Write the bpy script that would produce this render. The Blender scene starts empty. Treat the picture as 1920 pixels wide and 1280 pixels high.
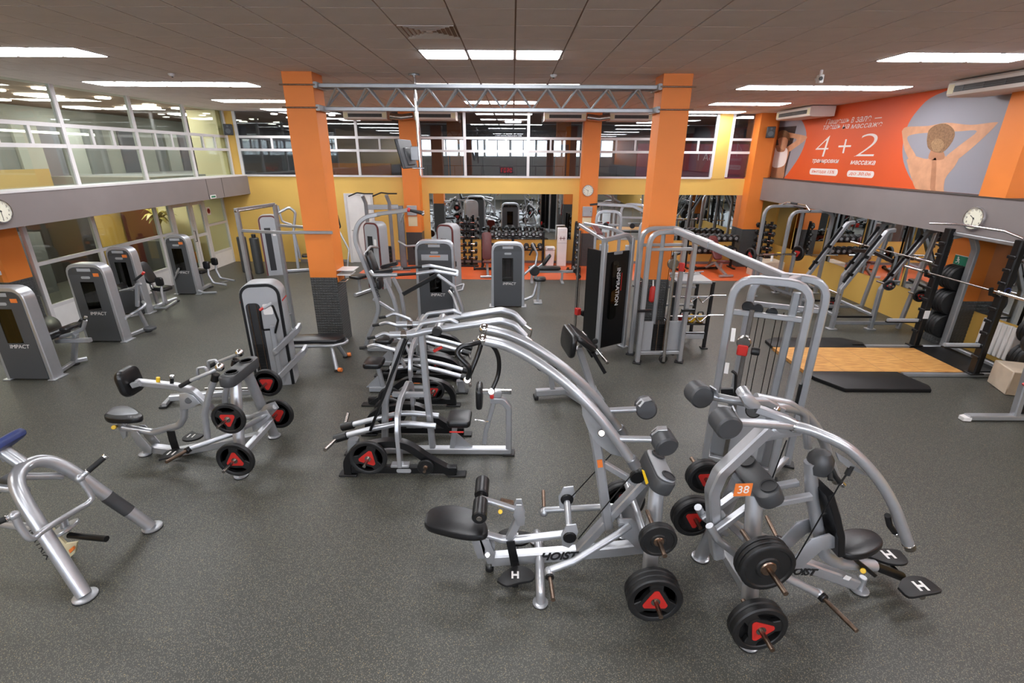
import bpy, bmesh, math, random
import numpy as np
from mathutils import Vector, Matrix, Quaternion
random.seed(7)
SC = bpy.context.scene
COL = SC.collection

# ------------------------------------------------------------------ camera
CAM_H = 3.32
FPX = 919.83
_p, _y, _r = math.radians(20.71), math.radians(.02), math.radians(.3358)
CF = Vector((math.sin(_y)*math.cos(_p), math.cos(_y)*math.cos(_p), -math.sin(_p)))
_rt = Vector((math.cos(_y), -math.sin(_y), 0)); _up = _rt.cross(CF)
CR = math.cos(_r)*_rt + math.sin(_r)*_up
CU = -math.sin(_r)*_rt + math.cos(_r)*_up
CC = Vector((0, 0, CAM_H))
cam_d = bpy.data.cameras.new('camera'); cam = bpy.data.objects.new('camera', cam_d); COL.objects.link(cam)
cam_d.sensor_width = 36; cam_d.lens = FPX/1920*36; cam_d.clip_start = .05; cam_d.clip_end = 200
M3 = Matrix((CR, CU, -CF)).transposed()
cam.matrix_world = Matrix.Translation(CC) @ M3.to_4x4()
SC.camera = cam
# ------------------------------------------------------------------ world, exposure
W = bpy.data.worlds.new('world'); SC.world = W; W.use_nodes = True
W.node_tree.nodes['Background'].inputs[0].default_value = (.75, .82, .9, 1)
W.node_tree.nodes['Background'].inputs[1].default_value = .25
SC.view_settings.view_transform = 'Standard'; SC.view_settings.look = 'None'
SC.view_settings.gamma = 1; SC.view_settings.use_curve_mapping = False
SC.view_settings.exposure = 0.75
PANEL_STRENGTH = 15.0
SC.cycles.max_bounces = 6; SC.cycles.diffuse_bounces = 4; SC.cycles.glossy_bounces = 3
SC.cycles.transparent_max_bounces = 12; SC.cycles.caustics_reflective = False; SC.cycles.caustics_refractive = False
SC.cycles.sample_clamp_indirect = 6

# ------------------------------------------------------------------ pixel -> place helpers (1920x1280 frame)
def ray(u, v): return CF + CR*((u-960)/FPX) - CU*((v-640)/FPX)
def onz(u, v, z=0.):
    d = ray(u, v); return CC + d*((z-CAM_H)/d.z)
def ony(u, v, Y):
    d = ray(u, v); return CC + d*(Y/d.y)
def onx(u, v, X):
    d = ray(u, v); return CC + d*(X/d.x)

# ------------------------------------------------------------------ materials
MATS = {}
def lin(c):
    return tuple(((x/255)/12.92 if x/255 <= .04045 else ((x/255+.055)/1.055)**2.4) for x in c)
def mat(name, rgb, rough=.5, metal=0., noise=0., nscale=8., bump=0., bscale=60., emit=None, coat=0., spec=.5):
    m = bpy.data.materials.new(name); m.use_nodes = True; MATS[name] = m
    nt = m.node_tree; b = nt.nodes['Principled BSDF']
    c = lin(rgb)
    b.inputs['Base Color'].default_value = (*c, 1)
    b.inputs['Roughness'].default_value = rough; b.inputs['Metallic'].default_value = metal
    b.inputs['Specular IOR Level'].default_value = spec
    if coat: b.inputs['Coat Weight'].default_value = coat; b.inputs['Coat Roughness'].default_value = .08
    if emit: b.inputs['Emission Color'].default_value = (*lin(emit[0]), 1); b.inputs['Emission Strength'].default_value = emit[1]
    if noise or bump:
        tc = nt.nodes.new('ShaderNodeTexCoord')
    if noise:
        n = nt.nodes.new('ShaderNodeTexNoise'); n.inputs['Scale'].default_value = nscale; n.inputs['Detail'].default_value = 5
        r = nt.nodes.new('ShaderNodeValToRGB')
        r.color_ramp.elements[0].position = .3; r.color_ramp.elements[1].position = .7
        r.color_ramp.elements[0].color = (*[x*(1-noise) for x in c], 1); r.color_ramp.elements[1].color = (*[min(1, x*(1+noise)) for x in c], 1)
        nt.links.new(tc.outputs['Object'], n.inputs['Vector']); nt.links.new(n.outputs['Fac'], r.inputs['Fac']); nt.links.new(r.outputs['Color'], b.inputs['Base Color'])
    if bump:
        n2 = nt.nodes.new('ShaderNodeTexNoise'); n2.inputs['Scale'].default_value = bscale; n2.inputs['Detail'].default_value = 3
        bp = nt.nodes.new('ShaderNodeBump'); bp.inputs['Strength'].default_value = bump; bp.inputs['Distance'].default_value = .01
        nt.links.new(tc.outputs['Object'], n2.inputs['Vector']); nt.links.new(n2.outputs['Fac'], bp.inputs['Height']); nt.links.new(bp.outputs['Normal'], b.inputs['Normal'])
    return m
mat('silver', (178,180,184), .3, .62, .03, 14)
mat('silver_dark', (126,128,132), .34, .55, .05, 10)
mat('rack_grey', (150,152,155), .34, .5, .05, 10)
mat('chrome', (225,225,228), .12, 1.)
mat('steel', (165,160,155), .25, 1., .1, 30)
mat('old_steel', (140,120,105), .3, 1., .2, 40)
mat('black_steel', (14,14,16), .34, .1, .1, 10)
mat('black_pad', (19,19,21), .32, 0, .12, 30, .08, 180)
mat('blue_pad', (44,58,112), .45, 0, .1, 20, .08, 180)
mat('rubber', (17,17,18), .5, 0, .15, 20)
mat('grip', (20,20,21), .7, 0, .1, 40)
mat('dark_plastic', (60,61,63), .42, 0, .06, 8)
mat('grey_shroud', (70,72,75), .45, .05, .04, 3)
mat('light_shroud', (158,160,163), .4, .1, .03, 4)
mat('red', (186,40,34), .45); mat('maroon', (92,40,38), .45)
mat('orange_tag', (222,120,52), .5); mat('yellow_knob', (232,190,40), .4)
mat('yellow_bell', (226,178,40), .5)
mat('white', (226,224,222), .5, 0, .03, 5); mat('white_frame', (206,203,203), .45, 0, .03, 6)
mat('orange_wall', (224,126,48), .55, 0, .05, 1.5); mat('orange_banner', (214,84,34), .5)
mat('yellow_wall', (216,176,90), .6, 0, .04, 1.2); mat('cream', (216,206,170), .6)
mat('grey_beam', (124,116,115), .55, 0, .05, 1.5)
mat('tile_grey', (66,67,67), .4, 0, .08, 30)
mat('ceiling_tile', (230,221,218), .9, 0, .035, 3, .12, 120)
mat('ceiling_bar', (160,130,112), .7)
mat('ac_white', (208,198,190), .5); mat('ac_dark', (58,52,48), .6)
mat('banner_grey', (142,140,148), .5); mat('skin', (198,146,112), .6, 0, .12, 6); mat('skin_shade', (172,120,88), .6, 0, .12, 6); mat('hair', (128,94,64), .6, 0, .3, 30)
mat('hair_bun', (150,116,82), .6, 0, .3, 40)
mat('dark_print', (52,46,46), .5); mat('white_print', (232,222,216), .5); mat('pink_print', (222,210,222), .5)
mat('clock_face', (228,226,208), .5); mat('ink', (28,28,30), .5)
mat('orange_floor', (206,92,48), .38, 0, .08, 2.)
mat('banner_reflection_panel', (150,66,92), .55)
mat('green_sign', (20,112,86), .5)
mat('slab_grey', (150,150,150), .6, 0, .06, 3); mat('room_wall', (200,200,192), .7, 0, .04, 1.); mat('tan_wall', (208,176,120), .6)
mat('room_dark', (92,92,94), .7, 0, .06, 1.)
mat('wood_box', (212,194,172), .55, 0, .08, 6)
mat('leaf', (108,98,40), .6, 0, .3, 12)
mat('panel_light', (255,255,255), .5, emit=((250,251,255), PANEL_STRENGTH))
mat('down_light', (255,255,255), .5, emit=((255,250,240), 16.))
mat('tube_light', (255,255,255), .5, emit=((255,252,240), 3.))
mat('led_red', (60,0,0), .5, emit=((255,30,50), 9.))
mat('day_window', (200,215,230), .5, emit=((215,226,240), 15.))

def nodes_of(name, base=(128,128,128), rough=.5):
    m = bpy.data.materials.new(name); m.use_nodes = True; MATS[name] = m
    nt = m.node_tree; b = nt.nodes['Principled BSDF']; b.inputs['Roughness'].default_value = rough
    b.inputs['Base Color'].default_value = (*lin(base), 1)
    tc = nt.nodes.new('ShaderNodeTexCoord')
    return m, nt, b, tc
# rubber floor: dark granulate with pale flecks
m, nt, b, tc = nodes_of('floor_rubber', rough=.46)
n1 = nt.nodes.new('ShaderNodeTexNoise'); n1.inputs['Scale'].default_value = .55; n1.inputs['Detail'].default_value = 6
r1 = nt.nodes.new('ShaderNodeValToRGB'); r1.color_ramp.elements[0].position = .3; r1.color_ramp.elements[1].position = .72
r1.color_ramp.elements[0].color = (*lin((57,58,54)), 1); r1.color_ramp.elements[1].color = (*lin((71,71,65)), 1)
v1 = nt.nodes.new('ShaderNodeTexVoronoi'); v1.inputs['Scale'].default_value = 105
v2 = nt.nodes.new('ShaderNodeTexVoronoi'); v2.inputs['Scale'].default_value = 50
cr = nt.nodes.new('ShaderNodeValToRGB'); cr.color_ramp.interpolation = 'CONSTANT'
cr.color_ramp.elements[0].position = 0; cr.color_ramp.elements[0].color = (1,1,1,1)
cr.color_ramp.elements[1].position = .33; cr.color_ramp.elements[1].color = (0,0,0,1)
cr2 = nt.nodes.new('ShaderNodeValToRGB'); cr2.color_ramp.interpolation = 'CONSTANT'
cr2.color_ramp.elements[0].position = 0; cr2.color_ramp.elements[0].color = (1,1,1,1)
cr2.color_ramp.elements[1].position = .16; cr2.color_ramp.elements[1].color = (0,0,0,1)
mx = nt.nodes.new('ShaderNodeMixRGB'); mx.inputs[2].default_value = (*lin((112,110,100)), 1)
mx2 = nt.nodes.new('ShaderNodeMixRGB'); mx2.inputs[2].default_value = (*lin((140,126,94)), 1)
for v in (v1, v2): nt.links.new(tc.outputs['Object'], v.inputs['Vector'])
nt.links.new(tc.outputs['Object'], n1.inputs['Vector']); nt.links.new(n1.outputs['Fac'], r1.inputs['Fac'])
nt.links.new(v1.outputs['Distance'], cr.inputs['Fac']); nt.links.new(v2.outputs['Distance'], cr2.inputs['Fac'])
nt.links.new(r1.outputs['Color'], mx.inputs[1]); nt.links.new(cr.outputs['Color'], mx.inputs[0])
nt.links.new(mx.outputs['Color'], mx2.inputs[1]); nt.links.new(cr2.outputs['Color'], mx2.inputs[0])
nt.links.new(mx2.outputs['Color'], b.inputs['Base Color'])
# wood of the platform
m, nt, b, tc = nodes_of('platform_wood', rough=.42)
mp = nt.nodes.new('ShaderNodeMapping'); mp.inputs['Scale'].default_value = (1.2, 14, 1)
n1 = nt.nodes.new('ShaderNodeTexNoise'); n1.inputs['Scale'].default_value = 3.5; n1.inputs['Detail'].default_value = 8; n1.inputs['Distortion'].default_value = .6
r1 = nt.nodes.new('ShaderNodeValToRGB'); r1.color_ramp.elements[0].position = .35; r1.color_ramp.elements[1].position = .65
r1.color_ramp.elements[0].color = (*lin((176,120,62)), 1); r1.color_ramp.elements[1].color = (*lin((222,170,100)), 1)
nt.links.new(tc.outputs['Object'], mp.inputs['Vector']); nt.links.new(mp.outputs['Vector'], n1.inputs['Vector']); nt.links.new(n1.outputs['Fac'], r1.inputs['Fac']); nt.links.new(r1.outputs['Color'], b.inputs['Base Color'])
# mirror and glass
mat('mirror', (222,226,226), .015, 1.)
def glass(name, tint, f0):
    m = bpy.data.materials.new(name); m.use_nodes = True; MATS[name] = m
    nt = m.node_tree; nt.nodes.remove(nt.nodes['Principled BSDF']); out = nt.nodes['Material Output']
    t = nt.nodes.new('ShaderNodeBsdfTransparent'); t.inputs[0].default_value = (*lin(tint), 1)
    g = nt.nodes.new('ShaderNodeBsdfGlossy'); g.inputs['Roughness'].default_value = .01; g.inputs[0].default_value = (.95,.97,.96,1)
    lw = nt.nodes.new('ShaderNodeLayerWeight'); pw = nt.nodes.new('ShaderNodeMath'); pw.operation = 'POWER'; pw.inputs[1].default_value = 5; f = nt.nodes.new('ShaderNodeMath'); f.operation = 'MULTIPLY_ADD'
    f.inputs[1].default_value = 1-f0; f.inputs[2].default_value = f0; nt.links.new(lw.outputs['Facing'], pw.inputs[0]); nt.links.new(pw.outputs[0], f.inputs[0])      # Schlick, the same from both sides of a pane
    mx = nt.nodes.new('ShaderNodeMixShader')
    nt.links.new(f.outputs[0], mx.inputs[0]); nt.links.new(t.outputs[0], mx.inputs[1]); nt.links.new(g.outputs[0], mx.inputs[2]); nt.links.new(mx.outputs[0], out.inputs[0])
glass('glass', (240,245,238), .05)
glass('glass_dark', (205,208,212), .06)
glass('smoke_acrylic', (150,146,142), .04)

# ------------------------------------------------------------------ mesh builder
def V(*a): return Vector(a)
def fillet(pts, rad, n=5):
    pts = [Vector(p) for p in pts]
    if not rad: return pts
    out = [pts[0]]
    for i in range(1, len(pts)-1):
        a, b, c = pts[i-1], pts[i], pts[i+1]
        d1, d2 = (a-b), (c-b); l1, l2 = d1.length, d2.length
        if l1 < 1e-6 or l2 < 1e-6: continue
        d1, d2 = d1/l1, d2/l2
        ang = d1.angle(d2)
        if ang > math.pi-.05: out.append(b); continue
        t = min(rad/math.tan(ang/2), l1*.48, l2*.48)
        p1, p2 = b+d1*t, b+d2*t
        for k in range(n+1):
            s = k/n; out.append(p1*(1-s)**2 + b*2*s*(1-s) + p2*s*s)
    out.append(pts[-1]); return out
def spline(pts, n=6):
    P = [Vector(p) for p in pts]; P = [P[0]*2-P[1]] + P + [P[-1]*2-P[-2]]; out = []
    for i in range(1, len(P)-2):
        for k in range(n):
            t = k/n; a, b, c, d = P[i-1], P[i], P[i+1], P[i+2]
            out.append(.5*((2*b)+(c-a)*t+(2*a-5*b+4*c-d)*t*t+(3*b-a-3*c+d)*t**3))
    out.append(P[-2]); return out
class MB:
    def __init__(s): s.v = []; s.f = []
    def add(s, vs, fs):
        o = len(s.v); s.v += [tuple(x) for x in vs]; s.f += [tuple(i+o for i in f) for f in fs]; return s
    def hexa(s, p):            # 8 points: bottom 4 ccw, top 4 ccw
        return s.add(p, [(3,2,1,0),(4,5,6,7),(0,1,5,4),(1,2,6,5),(2,3,7,6),(3,0,4,7)])
    def box(s, a, b):
        x0,y0,z0 = [min(a[i],b[i]) for i in range(3)]; x1,y1,z1 = [max(a[i],b[i]) for i in range(3)]
        return s.hexa([(x0,y0,z0),(x1,y0,z0),(x1,y1,z0),(x0,y1,z0),(x0,y0,z1),(x1,y0,z1),(x1,y1,z1),(x0,y1,z1)])
    def cbox(s, c, d, ax=None):    # centred, chamfered box; ax = 3 axes
        ax = ax or (V(1,0,0),V(0,1,0),V(0,0,1)); c = Vector(c); h = [x/2 for x in d]; ch = min(.012, min(d)*.2)
        vs = []; idx = {}
        for sx in (-1,1):
            for sy in (-1,1):
                for sz in (-1,1):
                    for k in range(3):
                        q = [sx*h[0], sy*h[1], sz*h[2]]
                        for j in range(3):
                            if j != k: q[j] -= math.copysign(ch, q[j])
                        idx[(sx,sy,sz,k)] = len(vs); vs.append(c+ax[0]*q[0]+ax[1]*q[1]+ax[2]*q[2])
        fs = []
        for k in range(3):
            o = [j for j in range(3) if j != k]
            for sg in (-1,1):
                ring = []
                for a, b in ((-1,-1),(1,-1),(1,1),(-1,1)):
                    t = [0,0,0]; t[k] = sg; t[o[0]] = a; t[o[1]] = b; ring.append(idx[(*t,k)])
                flip = (sg < 0) ^ (k == 1)
                fs.append(tuple(ring[::-1] if flip else ring))
        for k in range(3):
            o = [j for j in range(3) if j != k]
            for a in (-1,1):
                for b in (-1,1):
                    t0 = [0,0,0]; t1 = [0,0,0]; t0[k] = -1; t1[k] = 1
                    for t in (t0,t1): t[o[0]] = a; t[o[1]] = b
                    fs.append((idx[(*t0,o[0])], idx[(*t1,o[0])], idx[(*t1,o[1])], idx[(*t0,o[1])]))
        for sx in (-1,1):
            for sy in (-1,1):
                for sz in (-1,1): fs.append(tuple(idx[(sx,sy,sz,k)] for k in range(3)))
        return s.add(vs, fs)
    def sweep(s, pts, ring, up=None, cap=True, scale=None):   # ring: 2d profile (side, up)
        pts = [Vector(p) for p in pts]; n = len(pts); m = len(ring); vs = []; fs = []
        t0 = (pts[1]-pts[0]).normalized()
        ref = Vector(up) if up is not None else (V(0,0,1) if abs(t0.z) < .9 else V(1,0,0))
        side = t0.cross(ref).normalized(); q = side.cross(t0).normalized()
        for i in range(n):
            a = pts[max(0,i-1)]; b = pts[min(n-1,i+1)]; t = (b-a).normalized()
            if up is not None:
                sd = t.cross(ref)
                if sd.length > 1e-4: side = sd.normalized()
                q = side.cross(t).normalized()
            else:
                q = (q - t*q.dot(t)).normalized(); side = t.cross(q).normalized()
            k = 1.
            if 0 < i < n-1:
                t1 = (pts[i]-pts[i-1]).normalized(); c = max(.5, abs(t1.dot(t))); k = 1/c
            w = 1 if scale is None else scale[i]
            for (x, y) in ring: vs.append(pts[i]+side*(x*w)+q*(y*w))
        for i in range(n-1):
            for j in range(m):
                fs.append((i*m+j, i*m+(j+1)%m, (i+1)*m+(j+1)%m, (i+1)*m+j))
        if cap: fs.append(tuple(range(m))[::-1]); fs.append(tuple((n-1)*m+j for j in range(m)))
        return s.add(vs, fs)
    def tube(s, pts, r, n=10, bend=0., scale=None):
        p = fillet(pts, bend); return s.sweep(p, [(r*math.cos(2*math.pi*k/n), r*math.sin(2*math.pi*k/n)) for k in range(n)], scale=scale)
    def bar(s, pts, w, h, bend=0., up=None, ch=.15):   # rounded rectangular tube: w sideways, h along up
        c = min(w,h)*ch; a, b = w/2, h/2
        ring = [(a-c,-b),(a,-b+c),(a,b-c),(a-c,b),(-a+c,b),(-a,b-c),(-a,-b+c),(-a+c,-b)]
        return s.sweep(fillet(pts, bend), ring, up=up or (0,0,1))
    def oval(s, pts, w, h, bend=0., up=None, n=12):
        return s.sweep(fillet(pts, bend), [(w/2*math.cos(2*math.pi*k/n), h/2*math.sin(2*math.pi*k/n)) for k in range(n)], up=up or (0,0,1))
    def lathe(s, o, d, prof, n=20):     # prof: (radius, distance along d)
        o = Vector(o); d = Vector(d).normalized(); a = d.orthogonal().normalized(); b = d.cross(a); vs = []; fs = []; m = len(prof)
        for k in range(n):
            c, w = math.cos(2*math.pi*k/n), math.sin(2*math.pi*k/n)
            for (r, t) in prof: vs.append(o+d*t+(a*c+b*w)*r)
        for k in range(n):
            for j in range(m-1):
                fs.append((k*m+j, ((k+1)%n)*m+j, ((k+1)%n)*m+j+1, k*m+j+1))
        if prof[0][0] > 1e-5: fs.append(tuple(k*m for k in range(n))[::-1])
        if prof[-1][0] > 1e-5: fs.append(tuple(k*m+m-1 for k in range(n)))
        return s.add(vs, fs)
    def cyl(s, a, b, r, n=14, ch=.0):
        a, b = Vector(a), Vector(b); L = (b-a).length; c = ch or min(r*.15, L*.2)
        return s.lathe(a, b-a, [(r-c,0),(r,c),(r,L-c),(r-c,L)], n)
    def ball(s, c, r, n=12):
        c = Vector(c); return s.lathe(c-V(0,0,r), (0,0,1), [(r*math.sin(math.pi*k/6)+1e-6*(k in (0,6)), r-r*math.cos(math.pi*k/6)) for k in range(7)], n)
    def slab(s, out, o, ax, ay, t, r=.0):   # outline (2d, ccw) in plane o,ax,ay; thickness t along ax x ay; rounded edge r
        o, ax, ay = Vector(o), Vector(ax).normalized(), Vector(ay); ay = (ay-ax*ay.dot(ax)).normalized(); az = ax.cross(ay)
        cx = sum(p[0] for p in out)/len(out); cy = sum(p[1] for p in out)/len(out)
        ext = max(max(abs(p[0]-cx) for p in out), 1e-4), max(max(abs(p[1]-cy) for p in out), 1e-4)
        def ring(ins, h):
            k = [max(.05, 1-ins/e) for e in ext]; return [o+ax*(cx+(p[0]-cx)*k[0])+ay*(cy+(p[1]-cy)*k[1])+az*h for p in out]
        rr = min(r, t/2); rings = [ring(0,0), ring(0,t)] if not r else [ring(rr,0), ring(rr*.3,rr*.3), ring(0,rr), ring(0,t-rr), ring(rr*.3,t-rr*.3), ring(rr,t)]
        m = len(out); vs = [p for q in rings for p in q]; fs = []
        for i in range(len(rings)-1):
            for j in range(m): fs.append((i*m+j, i*m+(j+1)%m, (i+1)*m+(j+1)%m, (i+1)*m+j))
        fs.append(tuple(range(m))[::-1]); fs.append(tuple((len(rings)-1)*m+j for j in range(m)))
        return s.add(vs, fs)
    def obj(s, name, material, parent=None, smooth=True, **kw):
        me = bpy.data.meshes.new(name); me.from_pydata(s.v, [], s.f); me.update()
        bm = bmesh.new(); bm.from_mesh(me); bmesh.ops.recalc_face_normals(bm, faces=bm.faces[:]); bm.to_mesh(me); bm.free()
        return link(name, me, material, parent, smooth, **kw)
def link(name, me, material, parent=None, smooth=True, **kw):
    if smooth:
        me.polygons.foreach_set('use_smooth', [True]*len(me.polygons)); me.set_sharp_from_angle(angle=math.radians(38))
    me.materials.append(MATS[material] if isinstance(material, str) else material)
    o = bpy.data.objects.new(name, me); COL.objects.link(o)
    if parent is not None: o.parent = parent
    return tag(o, **kw)
def tag(o, label=None, cat=None, group=None, kind=None):
    if label: o['label'] = label
    if cat: o['category'] = cat
    if group: o['group'] = group
    if kind: o['kind'] = kind
    return o
def thing(name, label, cat, loc=(0,0,0), deg=0., group=None):
    o = bpy.data.objects.new(name, None); COL.objects.link(o); o.empty_display_size = .1
    o.location = loc; o.rotation_euler = (0,0,math.radians(deg)); return tag(o, label, cat, group)
def copy_tree(o, parent=None, **kw):
    c = o.copy(); COL.objects.link(c); c.parent = parent
    for ch in o.children: copy_tree(ch, c)
    return tag(c, **kw)
def rrect(w, h, r, n=4, cx=0., cy=0.):
    o = []
    for (sx, sy, a0) in ((1,1,0),(-1,1,90),(-1,-1,180),(1,-1,270)):
        for k in range(n+1):
            a = math.radians(a0+90*k/n); o.append((cx+sx*(w/2-r)+r*math.cos(a), cy+sy*(h/2-r)+r*math.sin(a)))
    return o
def circ(r, n=20, cx=0., cy=0., ry=None): return [(cx+r*math.cos(2*math.pi*k/n), cy+(ry or r)*math.sin(2*math.pi*k/n)) for k in range(n)]
class Fr:     # a machine's own frame: origin on the floor, local x along heading
    def __init__(s, x, y, deg):
        s.o = V(x, y, 0); s.deg = deg; t = math.radians(deg); s.ax = V(math.cos(t), math.sin(t), 0); s.ay = V(-math.sin(t), math.cos(t), 0)
    def loc(s, P): q = Vector(P)-s.o; return V(q.dot(s.ax), q.dot(s.ay), q.z)
    def p(s, u, v, y=0.):
        d = ray(u, v); t = (y-(CC-s.o).dot(s.ay))/d.dot(s.ay); return s.loc(CC+d*t)
    def px(s, u, v, x=0.):
        d = ray(u, v); t = (x-(CC-s.o).dot(s.ax))/d.dot(s.ax); return s.loc(CC+d*t)
    def pz(s, u, v, z=0.): return s.loc(onz(u, v, z))
    def path(s, uv, y=0.): return [s.p(a[0], a[1], y if len(a) < 3 else a[2]) for a in uv]
    def thing(s, name, label, cat, group=None): return thing(name, label, cat, s.o, s.deg, group)
def mir(P): return [V(p[0], -p[1], p[2]) for p in P]
TMP = bpy.data.scenes.new('lettering_workbench')
def text(name, body, size, o, ax, ay, material, parent=None, depth=.003, shear=0., align='CENTER', bold=0., **kw):
    c = bpy.data.curves.new(name, 'FONT'); c.body = body; c.size = size; c.extrude = depth; c.align_x = align; c.align_y = 'CENTER'; c.shear = shear; c.offset = size*bold
    t = bpy.data.objects.new(name, c); TMP.collection.objects.link(t)
    with bpy.context.temp_override(scene=TMP, view_layer=TMP.view_layers[0]): dg = bpy.context.evaluated_depsgraph_get()
    me = bpy.data.meshes.new_from_object(t.evaluated_get(dg)); bpy.data.objects.remove(t); bpy.data.curves.remove(c)
    ax = Vector(ax).normalized(); ay = Vector(ay).normalized(); az = ax.cross(ay)
    M = Matrix((ax, ay, az)).transposed().to_4x4(); M.translation = Vector(o); me.transform(M); me.materials.clear()
    return link(name, me, material, parent, False, **kw)
# ================================================================== THE SETTING
ZC = 4.531; YB = 16.13; XUL = -8.67; XLL = -9.2; XBL = -8.28; XBR = 7.62; XUR = 8.0; XLR = 8.45; YF = -9.0
def S(name, b, m, parent=None, **kw): return b.obj(name, m, parent, kind='structure', **kw) if parent is None else b.obj(name, m, parent)
floor = S('floor', MB().box((-14,YF,-.1),(9.2,YB+.2,0)), 'floor_rubber')
zone = S('floor_zone', MB().box((-4.6,13.8,0),(XLR,YB,.006)), 'orange_floor', floor)
# ceiling: slab above, tiles below with open joints
GX, GY, G = -1.183, 5.068, .6
ceiling = S('ceiling', MB().box((-13.6,YF,ZC+.012),(9.2,YB+6,ZC+.12)), 'ceiling_bar')
panels = [(i,3) for i in (0,1,2)] + [(i,3) for i in (-10,-9,-8)] + [(i,3) for i in (10,11,12)] + [(i,8) for i in range(-11,-6)] + [(i,8) for i in range(-1,4)] + [(i,8) for i in range(9,14)]
for j in (13,17): panels += [(i,j) for i in (-10,-9,-8,0,1,2,10,11,12)]
back_panels = [(i,j) for j in (-2,-7,-12,-17) for i in (-10,-9,-8,0,1,2,10,11,12)]
vents = [(0,1), (12,1)]
skip = set(panels) | set(back_panels) | set(vents)
tb = MB().slab(rrect(.584,.584,.004,1), (0,0,0), (1,0,0), (0,1,0), .014, .0); tme = None; far = MB()
cells = []
for i in range(-13, 16):
    for j in range(-23, 19):
        if (i,j) in skip: continue
        x0 = GX+G*i; y0 = GY+G*j
        if x0 < XUL-.55 or x0 > XUR-.05 or y0 > YB-.1: continue
        cells.append((i,j))
vis = sorted([c for c in cells if GY+G*c[1] > 4.2 and abs(GX+G*c[0]+.3) < (GY+G*c[1])*1.15+.6], key=lambda c: c[1])
near = set(vis[:300])
for (i,j) in cells:
    cx = GX+G*i+.3; cy = GY+G*j+.3
    if (i,j) in near:
        if tme is None: t0 = tb.obj('ceiling_tile', 'ceiling_tile', ceiling, smooth=False); tme = t0.data; t0.location = (cx,cy,ZC)
        else:
            t = bpy.data.objects.new('ceiling_tile', tme); COL.objects.link(t); t.parent = ceiling; t.location = (cx,cy,ZC)
    else: far.box((cx-.292,cy-.292,ZC),(cx+.292,cy+.292,ZC+.014))
far.obj('far_ceiling_tiles', 'ceiling_tile', ceiling, smooth=False, kind='stuff')
# ceiling light panels: each is a thing
pf = MB(); 
for a, b_ in (((-.295,-.295,0),(.295,-.283,.03)),((-.295,.283,0),(.295,.295,.03)),((-.295,-.283,0),(-.283,.283,.03)),((.283,-.283,0),(.295,.283,.03))): pf.box(a, b_)
proto = thing('ceiling_light_panel', '', 'ceiling light'); fr0 = pf.obj('frame', 'grey_beam', proto, False)
df0 = MB().box((-.272,-.272,-.006),(.272,.272,.012)).obj('diffuser', 'panel_light', proto, False)
COLN = {-10:'left',-9:'middle',-8:'right',0:'left',1:'middle',2:'right',10:'left',11:'middle',12:'right'}
first = True
def row_name(i, j):
    side = 'on the left' if i < -4 else ('in the centre' if i < 5 else 'on the right')
    return side
for (i,j) in panels:
    side = row_name(i,j)
    if j == 8:
        lo = -11 if i < -4 else (-1 if i < 5 else 9); pos = ('first','second','third','fourth','fifth')[i-lo]
        lb = f'{pos} square panel of the five-panel ceiling light {side}' + (' behind the truss' if side == 'in the centre' else '')
    else:
        rn = {3:'nearest three-panel ceiling light',13:'third row three-panel ceiling light',17:'farthest three-panel ceiling light by the back glass'}[j]
        lb = f'{COLN[i]} square panel of the {rn} {side}'
    o = proto if first else copy_tree(proto); first = False
    o.name = 'ceiling_light_panel'; o.location = (GX+G*i+.3, GY+G*j+.3, ZC-.004); tag(o, lb, 'ceiling light', 'square ceiling light panels')
for (i,j) in back_panels:
    o = copy_tree(proto); o.location = (GX+G*i+.3, GY+G*j+.3, ZC-.004); tag(o, 'ceiling light panel over the mezzanine, reflected in the upper back glass', 'ceiling light', 'light panels over the mezzanine')
# vents
for k, (i,j) in enumerate(vents):
    t = thing('ceiling_vent', ('louvred square air vent beside the nearest central ceiling light','square air vent above the nearest right ceiling light')[k], 'vent', (GX+G*i+.3, GY+G*j+.3, ZC-.006))
    MB().box((-.29,-.29,.03),(.29,.29,.034)).obj('backing', 'ac_dark', t, False)
    for q in range(5):
        a = .285-.05*q; w = .022; bb = MB()
        for s0 in (-1,1):
            bb.hexa([(-a,s0*a,.0),(a,s0*a,.0),(a,s0*(a-w),.024),(-a,s0*(a-w),.024),(-a,s0*a,.004),(a,s0*a,.004),(a,s0*(a-w),.028),(-a,s0*(a-w),.028)])
            bb.hexa([(s0*a,-a,.0),(s0*a,a,.0),(s0*(a-w),a,.024),(s0*(a-w),-a,.024),(s0*a,-a,.004),(s0*a,a,.004),(s0*(a-w),a,.028),(s0*(a-w),-a,.028)])
        bb.obj('louvre_ring', 'ac_white', t, False)
    MB().box((-.03,-.03,.0),(.03,.03,.02)).obj('centre_plate', 'ac_white', t, False)
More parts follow.
